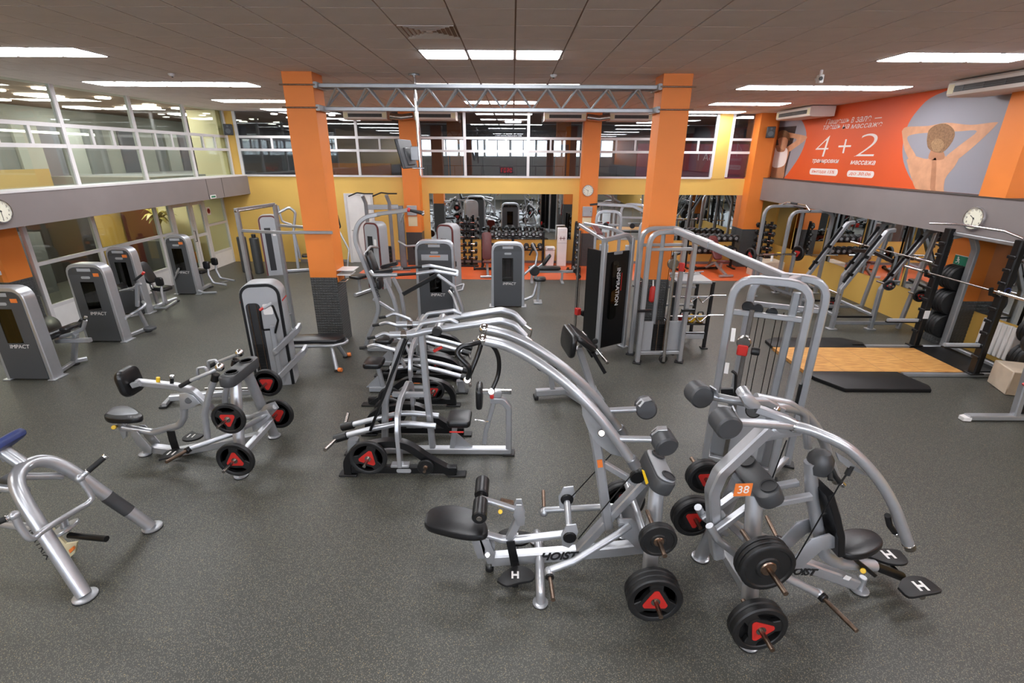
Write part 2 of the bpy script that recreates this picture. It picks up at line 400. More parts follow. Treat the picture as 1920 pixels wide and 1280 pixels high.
# detectors, camera dome
def ceil_disc(u, v, lb, name='smoke_detector', r=.055):
    P = onz(u, v, ZC); t = thing(name, lb, 'detector', (P.x,P.y,ZC))
    MB().lathe((0,0,0), (0,0,-1), [(r,0),(r,.015),(r*.7,.04),(.001,.045)], 16).obj('housing', 'white_frame', t); MB().cyl((0,0,-.04),(0,0,-.055),.012,8).obj('sensor', 'ink', t)
ceil_disc(1038,140,'small round smoke detector in the ceiling above the truss'); ceil_disc(322,138,'small round smoke detector in the ceiling near the left windows')
ceil_disc(1535,147,'small round smoke detector below the ceiling camera on the right')
P = onz(1541,131,ZC); t = thing('security_camera', 'small white security camera hanging from ceiling above the right light row', 'camera', (P.x,P.y,ZC))
MB().cyl((0,0,0),(0,0,-.06),.02).obj('stem', 'white', t); MB().cbox((0,0,-.12),(.07,.1,.12)).obj('housing', 'white', t); MB().cyl((-.02,-.05,-.12),(-.02,-.065,-.12),.028).obj('lens', 'ink', t)

# ---------------------------------------------------------------- back wall
wb = S('wall_back', MB().box((XLL,YB,0),(XLR+.3,YB+.2,2.69)), 'yellow_wall')
MB().box((XLL,YB,2.69),(-8.42,YB+.2,ZC)).obj('corner_pier', 'yellow_wall', wb, False)
MB().box((6.17,YB-.01,2.69),(6.61,YB+.2,ZC)).obj('pier', 'yellow_wall', wb, False)
MB().box((7.3,YB,2.69),(XLR+.3,YB+.2,ZC)).obj('end_pier', 'orange_wall', wb, False)
MB().box((-8.4,YB-.03,2.68),(6.17,YB+.1,2.735)).obj('sill', 'white_frame', wb, False)
MB().box((-7,YB-.012,0),(-5.4,YB,.09)).obj('skirting', 'grey_beam', wb, False)
MB().box((-4.4,YB-.012,0),(7.3,YB,.09)).obj('skirting', 'grey_beam', wb, False)
# upper glazing of the back wall
wn = 0
def bay(x0, x1, subs, Yp=YB, flip=None, nm='window', last=False):
    global wn; wn += 1
    w = bpy.data.objects.new(f'{nm}_{wn}', None); COL.objects.link(w); w['kind'] = 'structure'
    mp = (lambda x, d, z: (x, Yp+d, z)) if flip is None else (lambda x, d, z: (flip-d, x, z))
    fz = [2.735, 3.45, 3.82, ZC]
    for a, b in ((x0-.04,x0+.04),(x1-.04,x1+.04))[:2 if last else 1]: MB().box(mp(a,-.03,2.735), mp(b,.05,ZC)).obj('window_mullion', 'white_frame', w, False)
    for z in (3.45, 3.82): MB().box(mp(x0+.04,-.025,z-.035), mp(x1-.04,.045,z+.035)).obj('window_rail', 'white_frame', w, False)
    for x in subs: MB().box(mp(x-.028,-.02,3.485), mp(x+.028,.04,3.785)).obj('window_mullion', 'white_frame', w, False)
    g = 'glass_dark' if flip is None else 'glass'
    MB().box(mp(x0+.04,.0,2.735), mp(x1-.04,.012,3.415)).obj('glass_pane', g, w, False)
    MB().box(mp(x0+.04,.0,3.855), mp(x1-.04,.012,ZC)).obj('glass_pane', g, w, False)
    xs = [x0+.04]+sum([[x-.028,x+.028] for x in subs],[])+[x1-.04]
    for k in range(0, len(xs), 2): MB().box(mp(xs[k],.0,3.485), mp(xs[k+1],.012,3.785)).obj('glass_pane', g, w, False)
for x0, x1, sb in ((-8.38,-6.5,(-7.35,)),(-6.5,-4.75,(-5.4,)),(-4.75,-3.36,(-4.07,)),(-2.84,-1.47,(-2.14,)),(-1.47,.47,(-.79,-.21)),(.47,2.13,(1.15,)),(2.61,4.5,(3.15,3.73)),(4.5,6.15,(5.05,5.65)),(6.63,7.3,())): bay(x0, x1, sb, last=x1 in (-3.36,2.13,6.15,7.3))
for y0, y1, sb in ((6.35,8.3,(7.0,7.65)),(8.3,10.26,(8.9,9.53)),(10.26,12.22,(10.93,11.49)),(12.22,14.16,(12.85,13.45)),(14.16,16.05,(14.78,15.38))): bay(y0, y1, sb, flip=XUL, last=y1 > 16)
# door in the back wall
d1 = S('door_1', MB().box((-5.25,YB-.045,.01),(-4.5,YB-.012,2.12)), 'white')
MB().box((-5.33,YB-.06,0),(-5.25,YB,2.19)).box((-4.5,YB-.06,0),(-4.42,YB,2.19)).box((-5.25,YB-.06,2.12),(-4.5,YB,2.19)).obj('door_frame', 'white_frame', d1, False)
MB().tube([(-5.17,YB-.045,1.05),(-5.17,YB-.1,1.05),(-5.05,YB-.1,1.05)], .01, 8).obj('door_handle', 'steel', d1)
# mirrors in the back wall: sheets side by side
def mirror(name, x0, x1, z0, z1, n, lb):
    t = thing(name, lb, 'mirror', ((x0+x1)/2, YB, z0)); w = (x1-x0)/n
    for k in range(n): MB().box((-(x1-x0)/2+w*k+.002,-.012,0),(-(x1-x0)/2+w*(k+1)-.002,0,z1-z0)).obj('mirror_sheet', 'mirror', t, False)
mirror('wall_mirror', -2.64, 1.9, .78, 2.2, 4, 'wide wall mirror behind the long dumbbell rack on the yellow wall')
mirror('wall_mirror', 2.69, 7.25, .78, 2.2, 4, 'wide wall mirror on the yellow back wall near the right corner')
# pillars
def pillar(name, x0, x1, y0, y1, lb, ztile=1.27, z0=0., z1=ZC, kind='structure'):
    o = MB().box((x0,y0,max(z0,ztile)),(x1,y1,z1)).obj(name, 'orange_wall', None, False, kind='structure')
    if z0 < ztile:
        MB().box((x0+.004,y0+.004,0),(x1-.004,y1-.004,ztile)).obj('pillar_core', 'ink', o, False)
    return o
tile_b = None
def cladding(o, x0, x1, y0, y1, zt, faces, nt=7):      # dark tread tiles on a pillar base, each a raised square stud plate
    global tile_b
    for fc in faces:
        ww = (x1-x0) if fc in 'fb' else (y1-y0)
        n = nt; s = ww/n; rows = int(round(zt/s)); sz = zt/rows
        for r in range(rows):
            for c in range(n):
                a0, a1, b0, b1 = c*s, (c+1)*s, r*sz, (r+1)*sz; g = s*.07; d = .005
                if fc == 'f': P = lambda a, b, e: (x0+a, y0-e, b)
                elif fc == 'b': P = lambda a, b, e: (x1-a, y1+e, b)
                elif fc == 'r': P = lambda a, b, e: (x1+e, y0+a, b)
                else: P = lambda a, b, e: (x0-e, y1-a, b)
                q = s*.28
                m_ = MB().add([P(a0+g,b0+g,0),P(a1-g,b0+g,0),P(a1-g,b1-g,0),P(a0+g,b1-g,0),P(a0+q,b0+q,d),P(a1-q,b0+q,d),P(a1-q,b1-q,d),P(a0+q,b1-q,d)],[(0,1,5,4),(1,2,6,5),(2,3,7,6),(3,0,4,7),(4,5,6,7)])
                yield m_
def clad(o, x0, x1, y0, y1, zt, faces, nt=7):
    MB().box((x0-.001,y0-.001,.0),(x1+.001,y1+.001,zt)).obj('base_sheet', 'tile_grey', o, False)
    big = MB()
    for m_ in cladding(o, x0, x1, y0, y1, zt, faces, nt): big.add(m_.v, m_.f)
    big.obj('base_studs', 'tile_grey', o, False, kind='stuff')
pl = pillar('pillar_1', -3.61, -3.14, 8.6, 9.05, ''); clad(pl, -3.61, -3.14, 8.6, 9.05, 1.27, 'fr', 10)
pr_ = pillar('pillar_2', 2.34, 2.80, 8.6, 9.06, ''); clad(pr_, 2.34, 2.80, 8.6, 9.06, 1.27, 'fl', 10)
p3 = pillar('pillar_3', -3.36, -2.86, 15.7, YB, '', 1.05); clad(p3, -3.36, -2.86, 15.7, YB-.01, 1.05, 'f', 10)
p4 = pillar('pillar_4', 2.1, 2.6, 15.7, YB, '', 1.05); clad(p4, 2.1, 2.6, 15.7, YB-.01, 1.05, 'f', 10)
p5 = pillar('pillar_5', 7.25, 7.75, 15.72, YB, '', 1.2); clad(p5, 7.25, 7.75, 15.72, YB-.01, 1.2, 'fl', 10)
p6 = pillar('pillar_6', -9.7, -9.14, 8.7, 9.17, '', 1.12, 0, 2.16); clad(p6, -9.7, -9.14, 8.7, 9.17, 1.12, 'fr', 8)
p7 = S('pillar_7', MB().box((7.7,7.98,2.74),(XUR+.1,8.45,ZC)), 'orange_wall')
p8 = pillar('pillar_8', 8.1, 8.6, 8.6, 9.1, '', .9, 0, 2.1); clad(p8, 8.1, 8.6, 8.6, 9.1, .9, 'fl', 8)
# ---------------------------------------------------------------- left side
bl = S('wall_left_beam', MB().box((XUL-.5,YF,2.16),(XBL,YB,2.70)), 'grey_beam')
MB().box((XUL-.1,6,2.70),(XBL+.01,YB,2.735)).obj('ledge', 'white_frame', bl, False)
for y in (13.9, 14.65): MB().box((XBL,y-.008,2.17),(XBL+.004,y+.008,2.69)).obj('joint_strip', 'ac_dark', bl, False)
sg = thing('exit_sign', 'small pale exit sign under the left grey beam', 'sign', (XBL+.01, 14.05, 2.22))
MB().box((0,-.13,-.04),(.02,.13,.05)).obj('sign_board', 'white', sg, False); MB().box((.02,-.1,-.02),(.022,.1,.03)).obj('sign_print', 'green_sign', sg, False)
wl = S('wall_left', MB().box((XLL-.06,YF,0),(XLL,6.0,2.16)), 'yellow_wall')
wl2 = S('wall_left_upper', MB().box((XUL-.1,YF,2.7),(XUL,6.35,ZC)), 'yellow_wall')
gz = bpy.data.objects.new('window_20', None); COL.objects.link(gz); gz['kind'] = 'structure'
for y in (6.0, 9.35, 10.95, 12.96, 13.5, 15.05, 16.1): MB().box((XLL-.04,y-.04,.0),(XLL+.03,y+.04,2.16)).obj('window_mullion', 'white_frame', gz, False)
for (y0,y1) in ((6.04,8.66),(9.39,10.91),(10.99,12.92),(13.0,13.46),(15.09,16.06)):
    if y1 != 13.46: MB().box((XLL-.035,y0,0),(XLL+.02,y1,.42)).obj('plinth_panel', 'white', gz, False)
    for z in ((.42,1.27) if y1 != 13.46 else (.05,1.27)): MB().box((XLL-.035,y0,z),(XLL+.025,y1,z+.07)).obj('window_rail', 'white_frame', gz, False)
    MB().box((XLL-.006,y0,.49 if y1 != 13.46 else .12),(XLL+.006,y1,1.27)).obj('glass_pane', 'glass', gz, False); MB().box((XLL-.006,y0,1.34),(XLL+.006,y1,2.16)).obj('glass_pane', 'glass', gz, False)
d2 = bpy.data.objects.new('door_2', None); COL.objects.link(d2); d2['kind'] = 'structure'
MB().box((XLL-.035,13.54,2.06),(XLL+.03,15.01,2.16)).obj('door_frame', 'white_frame', d2, False)
for (y0,y1) in ((13.55,14.38),(14.4,15.0)):
    for a,b in (((XLL-.03,y0,.02),(XLL+.03,y0+.09,2.05)),((XLL-.03,y1-.09,.02),(XLL+.03,y1,2.05)),((XLL-.03,y0+.09,.02),(XLL+.03,y1-.09,.2)),((XLL-.03,y0+.09,1.05),(XLL+.03,y1-.09,1.13)),((XLL-.03,y0+.09,1.95),(XLL+.03,y1-.09,2.05))): MB().box(a,b).obj('door_rail', 'white_frame', d2, False)
    MB().box((XLL-.005,y0+.09,.2),(XLL+.005,y1-.09,1.05)).obj('glass_pane', 'glass', d2, False); MB().box((XLL-.005,y0+.09,1.13),(XLL+.005,y1-.09,1.95)).obj('glass_pane', 'glass', d2, False)
MB().tube([(XLL+.03,14.3,.95),(XLL+.08,14.3,.95),(XLL+.08,14.3,1.25),(XLL+.03,14.3,1.25)], .012, 8).obj('door_handle', 'steel', d2)
sg = thing('no_entry_sign', 'red and white notice on glass beside the left doors', 'sign', (XLL+.035, 15.2, 1.72))
MB().box((0,-.1,-.12),(.006,.1,.12)).obj('sign_board', 'white', sg, False); MB().lathe((.006,0,.0),(1,0,0),[(.075,0),(.075,.003),(.05,.003),(.05,0)],20).obj('red_ring', 'red', sg); MB().box((.006,-.06,-.012),(.009,.06,.012)).obj('red_bar', 'red', sg, False)
# corridor behind the lower glazing
co = S('wall_corridor', MB().box((-12.6,2,0),(-12.5,YB+.2,2.2)), 'yellow_wall')
MB().box((-12.5,YB,0),(XLL,YB+.2,2.2)).obj('end_wall', 'cream', co, False)
MB().box((-12.49,12.4,.0),(-12.42,14.9,1.9)).obj('dark_panel', 'dark_print', co, False)
MB().box((-12.4,YB-.2,0),(-11.5,YB,1.85)).obj('dark_cabinet', 'maroon', co, False); MB().box((-11.2,YB-1.2,0),(-10.2,YB-.6,.85)).obj('reception_desk', 'room_dark', co, False); MB().box((-12.3,10.2,0),(-11.7,12.3,1.5)).obj('dark_cabinet', 'room_dark', co, False)
MB().box((-12.6,2,2.16),(XUL-.5,YB,2.25)).obj('corridor_ceiling', 'cream', co, False)
for y in (5.,7.5,10.,12.5,15.): MB().box((-11.4,y-.3,2.13),(-10.8,y+.3,2.155)).obj('corridor_light', 'down_light', co, False)
sf = thing('orange_sofa', 'small orange cube seat behind the left glass doors', 'seat', (-10.3,15.35,0))
MB().cbox((0,0,.24),(.5,.6,.34)).obj('seat_block', 'orange_wall', sf); MB().cbox((-.2,0,.5),(.14,.6,.4)).obj('backrest', 'orange_wall', sf)
for sx in (-.18,.18):
    for sy in (-.22,.22): MB().cyl((sx,sy,0),(sx,sy,.09),.02).obj('leg', 'black_steel', sf)
pp = thing('potted_palm', 'olive leafy plant behind glass at the far end of the left corridor', 'plant', (-10.9,15.4,0))
MB().lathe((0,0,0),(0,0,1),[(.16,0),(.2,.4),(.18,.4),(.17,.36),(.001,.36)],16).obj('pot', 'white', pp); MB().tube([(0,0,.36),(.03,0,1.3)],.03).obj('stem', 'leaf', pp)
for k in range(16):
    a = k*2.4; r = .35+.1*(k%3); z = 1.25+.06*(k%5)
    MB().sweep(spline([(0,0,z),(r*.5*math.cos(a),r*.5*math.sin(a),z+.25),(r*math.cos(a),r*math.sin(a),z+.1)],4), [(-.07,0),(0,.01),(.07,0),(0,-.01)], up=(0,0,1), scale=[.3,.6,.9,1,1,.9,.6,.35,.1]).obj('leaf', 'leaf', pp)
# room behind the upper left glazing
ul = S('wall_upper_left_room', MB().box((-13.5,2,2.2),(-13.4,YB+6,ZC)), 'room_wall')
MB().box((-13.4,2,2.25),(XUL-.12,YB+6,2.4)).obj('room_floor', 'slab_grey', ul, False)
MB().box((-11.9,6,2.4),(-11.8,13.2,2.95)).obj('low_wall', 'tan_wall', ul, False)
for k in range(12): MB().box((-13.4,12.2+.75*k,2.4),(-13.0+.06*(k%3),12.92+.75*k,4.1)).obj('locker', ('room_wall','banner_grey','room_wall','slab_grey')[(k*3)%4], ul, False)
MB().box((-12.2,13.4,2.4),(-9.4,19,2.75)).obj('counter', 'slab_grey', ul, False)
MB().box((-9.6,YB-.3,2.4),(-8.75,YB+.1,ZC)).obj('cream_pier', 'cream', ul, False)
for k,(x,y) in enumerate(((-9.4,10.9),(-10.6,11.2),(-9.5,12.6),(-10.8,13.0),(-9.6,14.3),(-11.,15.2),(-12.3,11.5),(-12.4,13.2),(-9.5,15.3),(-10.2,9.6))):
    MB().cyl((x,y,ZC-.02),(x,y,ZC+.01),.15,16).obj('down_light', 'down_light', ul)
for a,b in (((-12.3,9.,3.9),(-10.4,10.4,3.9)),((-12.2,8.4,3.55),(-11.7,10.6,3.05)),((-12.6,12.,3.85),(-10.4,13.2,3.75))): MB().bar([a,b],.05,.05).obj('tube_light', 'tube_light', ul)
for (x,y) in ((-10.2,8.),(-12.4,9.5),(-10.6,12.2),(-12.2,15.3),(-10.2,14.9),(-10.4,5.5),(-10.8,17.6),(-11.6,20.2)): MB().box((x-.3,y-.3,ZC-.02),(x+.3,y+.3,ZC+.005)).obj('room_fill_light', 'panel_light', ul, False)  # fill panels added to brighten this room beyond its downlights
# room behind the upper back glazing
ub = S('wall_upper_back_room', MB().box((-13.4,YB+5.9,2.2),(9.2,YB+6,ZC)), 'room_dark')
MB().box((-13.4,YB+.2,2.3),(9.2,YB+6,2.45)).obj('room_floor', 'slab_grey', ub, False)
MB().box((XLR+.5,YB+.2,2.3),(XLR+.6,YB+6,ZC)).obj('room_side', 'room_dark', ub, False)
MB().box((4.4,YB+2.4,2.45),(8.9,YB+2.5,3.75)).obj('banner_reflection_panel', 'banner_reflection_panel', ub, False)  # solid stand-in for a wall banner's reflection in the glass
_q = ony(1322,295.5,YB+2.39); text('reflection_lettering', 'ЗА 1', .3, _q, (-1,0,0), (0,0,1), 'pink_print', ub)  # reversed letters of the reflected banner
MB().box((-7.2,YB+2.2,2.45),(-4.3,YB+2.3,3.05)).obj('orange_counter', 'orange_wall', ub, False)
for x in (-2.4,1.6): MB().box((x,YB+3.2,2.45),(x+.5,YB+3.7,ZC)).obj('orange_column', 'orange_wall', ub, False)
for (x,y) in ((-6.,3.6),(0.,4.2),(5.,4.),(7.6,1.3),(3.6,1.3)): MB().box((x-.3,YB+y-.3,ZC-.02),(x+.3,YB+y+.3,ZC+.005)).obj('room_fill_light', 'panel_light', ub, False)  # fill panels added to brighten the room and the banner reflection
for (x,y) in ((-7.6,1.),(-7.,1.8),(-6.6,3),(-7.8,2.6),(-5.9,1.4),(-5.2,2.7)): MB().cyl((x,YB+y,ZC-.02),(x,YB+y,ZC+.01),.1,14).obj('down_light', 'down_light', ub)
for k in range(4):
    x = -1.9+k*1.15; MB().bar([(x,YB+2.0,2.47),(x,YB+3.6,2.6)],.6,.1).bar([(x-.28,YB+1.95,2.5),(x-.28,YB+1.85,3.5)],.05,.05).bar([(x+.28,YB+1.95,2.5),(x+.28,YB+1.85,3.5)],.05,.05).cbox((x,YB+1.85,3.55),(.7,.1,.28)).obj('treadmill', 'room_dark', ub)
# ---------------------------------------------------------------- right side
br = S('wall_right_beam', MB().box((XBR,YF,2.1),(XLR+.3,YB-.15,2.735)), 'grey_beam')
MB().box((XBR-.012,6,2.735),(XBR+.4,YB-.15,2.745)).obj('ledge_painted_shade', 'ac_dark', br, False)  # dark sheet on the beam top, ledge shade put into its colour
wr = S('wall_right', MB().box((XLR,YF,0),(XLR+.1,YB,2.15)), 'yellow_wall')
wr2 = S('wall_right_upper', MB().box((XUR,YF,2.7),(XUR+.2,YB,ZC)), 'orange_wall')
tm = thing('wall_mirror', 'long wall mirror running along the right wall under the grey beam', 'mirror', (XLR,12,0.72))
for y0, y1 in ((-2.9,-1.6),(-1.55,-.1),(-.05,1.4),(1.45,2.9),(2.95,4.0),(-5.8,-4.5),(-4.45,-3.4)): MB().box((-.012,y0,0),(0,y1,1.4)).obj('mirror_sheet', 'mirror', tm, False)
# ---------------------------------------------------------------- behind the camera: mezzanine
mz = S('floor_mezzanine', MB().box((XUL,YF,1.45),(XUR,-4.2,1.66)), 'slab_grey')
wf = S('wall_front', MB().box((XLL,YF-.1,0),(XLR,YF,ZC)), 'room_wall')
for k in range(8):
    x = -8.2+k*2.02; MB().box((x,YF,3.3),(x+1.85,YF+.03,4.45)).obj('window_light', 'day_window', wf, False); MB().box((x+.89,YF+.03,3.3),(x+.96,YF+.08,4.45)).obj('window_bar', 'white_frame', wf, False)
for k, x in enumerate((-3.4,2.4)): S(f'pillar_{9+k}', MB().box((x,-5.2,1.66),(x+.47,-4.75,ZC)), 'orange_wall')
for x in (-6,-2,2,6): MB().box((x-.3,-6.8,1.43),(x+.3,-6.2,1.45)).obj('under_fill_light', 'panel_light', mz, False)  # added fill panels, keep the mirrored space under the slab from going black
rl = thing('mezzanine_railing', 'steel railing of the mezzanine, mirrored in the back glass', 'railing', (0,-4.3,1.66))
MB().tube([(-8,0,1.0),(7.5,0,1.0)],.025).obj('rail', 'steel', rl)
for k in range(9): MB().tube([(-7.9+k*1.9,0,0),(-7.9+k*1.9,0,1.)],.02).obj('post', 'steel', rl)
ck = thing('led_clock', 'red digital clock seen reflected in the back upper glass', 'clock', (-.45,-4.22,2.38))
MB().box((-.46,-.05,-.22),(.46,0,.22)).obj('housing', 'ink', ck, False)
MB().tube([(0,-.03,-.22),(0,-.03,-.72)],.02,8).obj('post', 'steel', ck)
SEG = {'0':'abcdef','5':'afgcd','7':'abc'}
for k, ch in enumerate('0507'):
    b_ = MB(); ox = (.31-.19*k - (.04 if k > 1 else -.0))
    for sgm in SEG[ch]:
        x0,z0,x1,z1 = {'a':(-.05,.11,.05,.13),'d':(-.05,-.13,.05,-.11),'g':(-.05,-.01,.05,.01),'f':(.045,.01,.065,.11),'e':(.045,-.11,.065,-.01),'b':(-.065,.01,-.045,.11),'c':(-.065,-.11,-.045,-.01)}[sgm]
        b_.box((ox+x0,0.001,z0),(ox+x1,.008,z1))
    b_.obj('lit_digit', 'led_red', ck, False)
# ================================================================== MACHINE HELPERS
class Mk:      # builds the parts of one machine from traced points, in the machine's own frame
    def __init__(s, name, label, cat, x, y, deg, group=None):
        s.F = Fr(x, y, deg); s.T = s.F.thing(name, label, cat, group)
    def pt(s, a):
        if isinstance(a, Vector): return a
        if len(a) == 4: return {'z': s.F.pz, 'x': s.F.px, 'y': s.F.p}[a[3]](a[0], a[1], a[2])
        return s.F.p(a[0], a[1], a[2] if len(a) > 2 else 0.)
    def path(s, L): return [s.pt(a) for a in L]
    def tube(s, name, m, L, r, bend=.06, both=False, sp=False, n=10, par=None):
        P = s.path(L); P = spline(P) if sp else P
        o = MB().tube(P, r, n, 0 if sp else bend).obj(name, m, par or s.T)
        if both: MB().tube(mir(P), r, n, 0 if sp else bend).obj(name, m, par or s.T)
        return o
    def bar(s, name, m, L, w, h, bend=.0, both=False, up=None, sp=False, oval=False, par=None):
        P = s.path(L); P = spline(P) if sp else P
        f = (lambda b, Q: b.oval(Q, w, h, bend, up)) if oval else (lambda b, Q: b.bar(Q, w, h, bend, up))
        o = f(MB(), P).obj(name, m, par or s.T)
        if both: f(MB(), mir(P)).obj(name, m, par or s.T)
        return o
    def pad(s, name, m, uv, z, t=.06, r=.02, both=False, par=None):     # horizontal pad: outline traced at height z
        P = [s.F.pz(u, v, z) for u, v in uv]; Q = spline(P+[P[0]], 3)[:-1]
        o = None
        for k in ((1,-1) if both else (1,)):
            out = [(p.x, p.y*k) for p in Q]; A = sum(out[i][0]*out[(i+1) % len(out)][1]-out[(i+1) % len(out)][0]*out[i][1] for i in range(len(out)))
            if A < 0: out = out[::-1]
            q = MB().slab(out, (0,0,z-t), (1,0,0), (0,1,0), t, r).obj(name, m, par or s.T); o = o or q
        return o
    def plate(s, name, m, uv, y, t=.012, both=False, par=None):      # vertical plate in the machine's side plane
        P = [s.F.p(u, v, y) for u, v in uv]
        for k in ((1,-1) if both else (1,)):
            out = [(p.x, p.z) for p in P]; A = sum(out[i][0]*out[(i+1) % len(out)][1]-out[(i+1) % len(out)][0]*out[i][1] for i in range(len(out)))
            if A < 0: out = out[::-1]
            MB().slab(out, (0,y*k+t/2,0), (1,0,0), (0,0,1), t, t*.2).obj(name, m, par or s.T)
    def cyl(s, name, m, a, b, r, both=False, n=16, par=None):
        a, b = s.pt(a), s.pt(b); o = MB().cyl(a, b, r, n).obj(name, m, par or s.T)
        if both: MB().cyl(*mir([a, b]), r, n).obj(name, m, par or s.T)
        return o
    def ball(s, name, m, a, r, both=False):
        a = s.pt(a); MB().ball(a, r).obj(name, m, s.T)
        if both: MB().ball(mir([a])[0], r).obj(name, m, s.T)
    def foot(s, x, y, r=.06, m='silver', both=False, name='foot'):
        for k in ((1,-1) if both else (1,)):
            MB().lathe((x,y*k,0),(0,0,1),[(r*1.02,0),(r*1.02,.008)],18).obj('rubber_foot', 'rubber', s.T); MB().lathe((x,y*k,.008),(0,0,1),[(r,0),(r,.01),(r*.85,.016)],18).obj(name, m, s.T)
    def cushion(s, name, m, c, w, h, t, ax, ay, r=.03, cr=None, par=None):   # upright or tilted pad: centre c, width along ax, height along ay, thickness t
        ax, ay = Vector(ax).normalized(), Vector(ay).normalized(); az = ax.cross(ay)
        return MB().slab(rrect(w, h, cr or min(w,h)*.3, 5), s.pt(c)-az*(t/2), ax, ay, t, r).obj(name, m, par or s.T)
    def world(s, p): return s.F.o + s.F.ax*p[0] + s.F.ay*p[1] + V(0,0,p[2])
    def load(s, c, d, r, t, label, style='tri', group='weight plates loaded on machine pegs', n=1):     # a weight plate hung on a peg: a thing of its own
        c = s.pt(c); d = Vector(d).normalized(); wd = s.F.ax*d.x + s.F.ay*d.y + V(0,0,d.z)
        labels = label if isinstance(label, (list, tuple)) else [label]
        for k, lb in enumerate(labels): weight_plate(s.world(c+d*(t*1.02*k)), wd, r, t, lb, style if (k == len(labels)-1 or (k == 0 and d.y > 0)) else 'plain', group)
def weight_plate(c, d, r, t, label, style='tri', group='weight plates loaded on machine pegs', name='weight_plate'):
    c = Vector(c); d = Vector(d).normalized()
    T = thing(name, label, 'weight plate', c, 0, group)
    if style in ('tri',):       # rim, three-cornered hub and webs, with real grip openings between
        up = V(0,0,1); ax = up.cross(d); ax = ax.normalized() if ax.length > 1e-3 else V(1,0,0); ay = d.cross(ax); a0 = random.choice((30,70,90,110,270,250))
        MB().lathe((0,0,0), d, [(r*.77,t*.1),(r*.8,0),(r*.95,0),(r,t*.18),(r,t*.82),(r*.95,t),(r*.8,t),(r*.77,t*.9),(r*.77,t*.1)], 32).obj('plate_body', 'rubber', T)
        def tri(k, c, flat=.3):
            out = []
            for q in range(3):
                a = math.radians(a0+120*q)
                for s0 in (-.4,-.15,.15,.4): out.append((k*math.cos(a+s0*flat)*(1-abs(s0)*.12), k*math.sin(a+s0*flat)*(1-abs(s0)*.12)))
                a2 = a+math.radians(60); out.append((c*math.cos(a2), c*math.sin(a2)))
            return out
        MB().slab(tri(r*.62, r*.46, .7), d*(t*.08), ax, ay, t*.84).obj('plate_hub', 'rubber', T)
        for s0, e0 in ((t*.92,1),(t*.08-.004,-1)): MB().slab(tri(r*.5, r*.31, .45), d*s0, ax, ay, .004).obj('red_insert', 'red', T, False)
        for q in range(3):
            a = math.radians(a0+120*q); p = ax*math.cos(a)+ay*math.sin(a); MB().bar([p*r*.45+d*t*.5, p*r*.82+d*t*.5], r*.5, t*.72, up=d).obj('grip_web', 'rubber', T)
        MB().lathe(d*(t*.92), d, [(.024,0),(.034,0),(.034,.008),(.024,.008)], 16).obj('hub_ring', 'steel', T)
    elif style == 'iron':
        MB().lathe((0,0,0), d, [(.02,0),(r*.96,0),(r,t*.2),(r,t*.8),(r*.95,t),(r*.84,t),(r*.8,t*.75),(r*.45,t*.75),(r*.4,t),(.02,t)], 28).obj('plate_body', 'rubber', T)
        MB().lathe(d*t, d, [(.02,0),(r*.3,0),(r*.26,.006),(.02,.006)], 16).obj('hub_ring', 'old_steel', T)
    else:
        MB().lathe((0,0,0), d, [(.026,0),(r*.95,0),(r,t*.2),(r,t*.8),(r*.95,t),(.026,t)], 24).obj('plate_body', 'rubber', T)
        MB().lathe(d*t, d, [(.024,0),(r*.25,0),(r*.25,.003),(.024,.003)], 16).obj('hub_ring', 'black_steel', T)
    return T
X, Y, Z = V(1,0,0), V(0,1,0), V(0,0,1)
# ================================================================== HERO MACHINE 1: plate-loaded lat pulldown with rolling seat
m = Mk('lat_pulldown_machine', 'silver plate-loaded pulldown machine with long curved arms and black oval seat, front centre', 'gym machine', .24, 3.242, 0)
m.bar('base_beam', 'silver', [(922,1047),(1060,1037),(1150,1029),(1212,1022)], .085, .11, up=Z)
text('lettering', 'HOIST', .105, m.pt((1046,1043,-.047)), X*.99+Z*.06, Z, 'ink', m.T, .002, .3, bold=.035)
for k in (-1,1):
    top = m.pt((1232,912,-.12)); ft = m.pt((1216,1168,0,'z')); pts = [V(top.x,k*.12,top.z), V(ft.x,k*.42,.02)]
    MB().oval(pts, .085, .12, up=X).obj('leg', 'silver', m.T)
m.foot(m.pt((1216,1168,0,'z')).x, -.42, .07, both=True)
m.bar('diagonal_brace', 'silver', [(1085,1030),(1205,902)], .07, .085, up=Y)
m.bar('upright', 'silver', [(1112,800),(1120,845),(1140,985)], .075, .1, up=Y)
m.bar('strut', 'silver', [(1130,868),(1198,908)], .05, .05, up=Y)
m.tube('cross_tube', 'silver', [m.pt((1212,1010,-.33)), m.pt((1212,1010,-.33))*1+Y*.66], .03)
arm = [(905,637,-.111),(950,648,-.115),(1000,674,-.13),(1060,718,-.15),(1110,766,-.175),(1150,815,-.2),(1186,866,-.215)]
m.tube('arm', 'silver', arm, .036, sp=True, both=True, n=14)
m.cyl('arm_collar', 'silver_dark', (1182,858,-.215), (1192,875,-.217), .043, True)
m.plate('pivot_plate', 'silver', [(1090,752),(1092,778),(1103,806),(1118,830),(1145,850),(1168,856),(1160,836),(1125,788),(1105,764)], -.15, .014, True)
m.cyl('pivot_bolt', 'steel', (1128,812,-.155), (1128,812,-.19), .026, True)
m.cyl('pivot_axle', 'silver_dark', V(m.pt((1120,806)).x,-.15,m.pt((1120,806)).z), V(m.pt((1120,806)).x,.15,m.pt((1120,806)).z), .03)
cw = V(.835,-.256,1.442)
m.tube('counterweight_tube', 'silver', [m.pt((1150,822,-.205)), cw+V(-.02,.03,0)], .024, both=True)
m.cyl('counterweight', 'dark_plastic', cw+V(-.01,.075,.012), cw+V(.01,-.065,-.012), .083, True, 24)
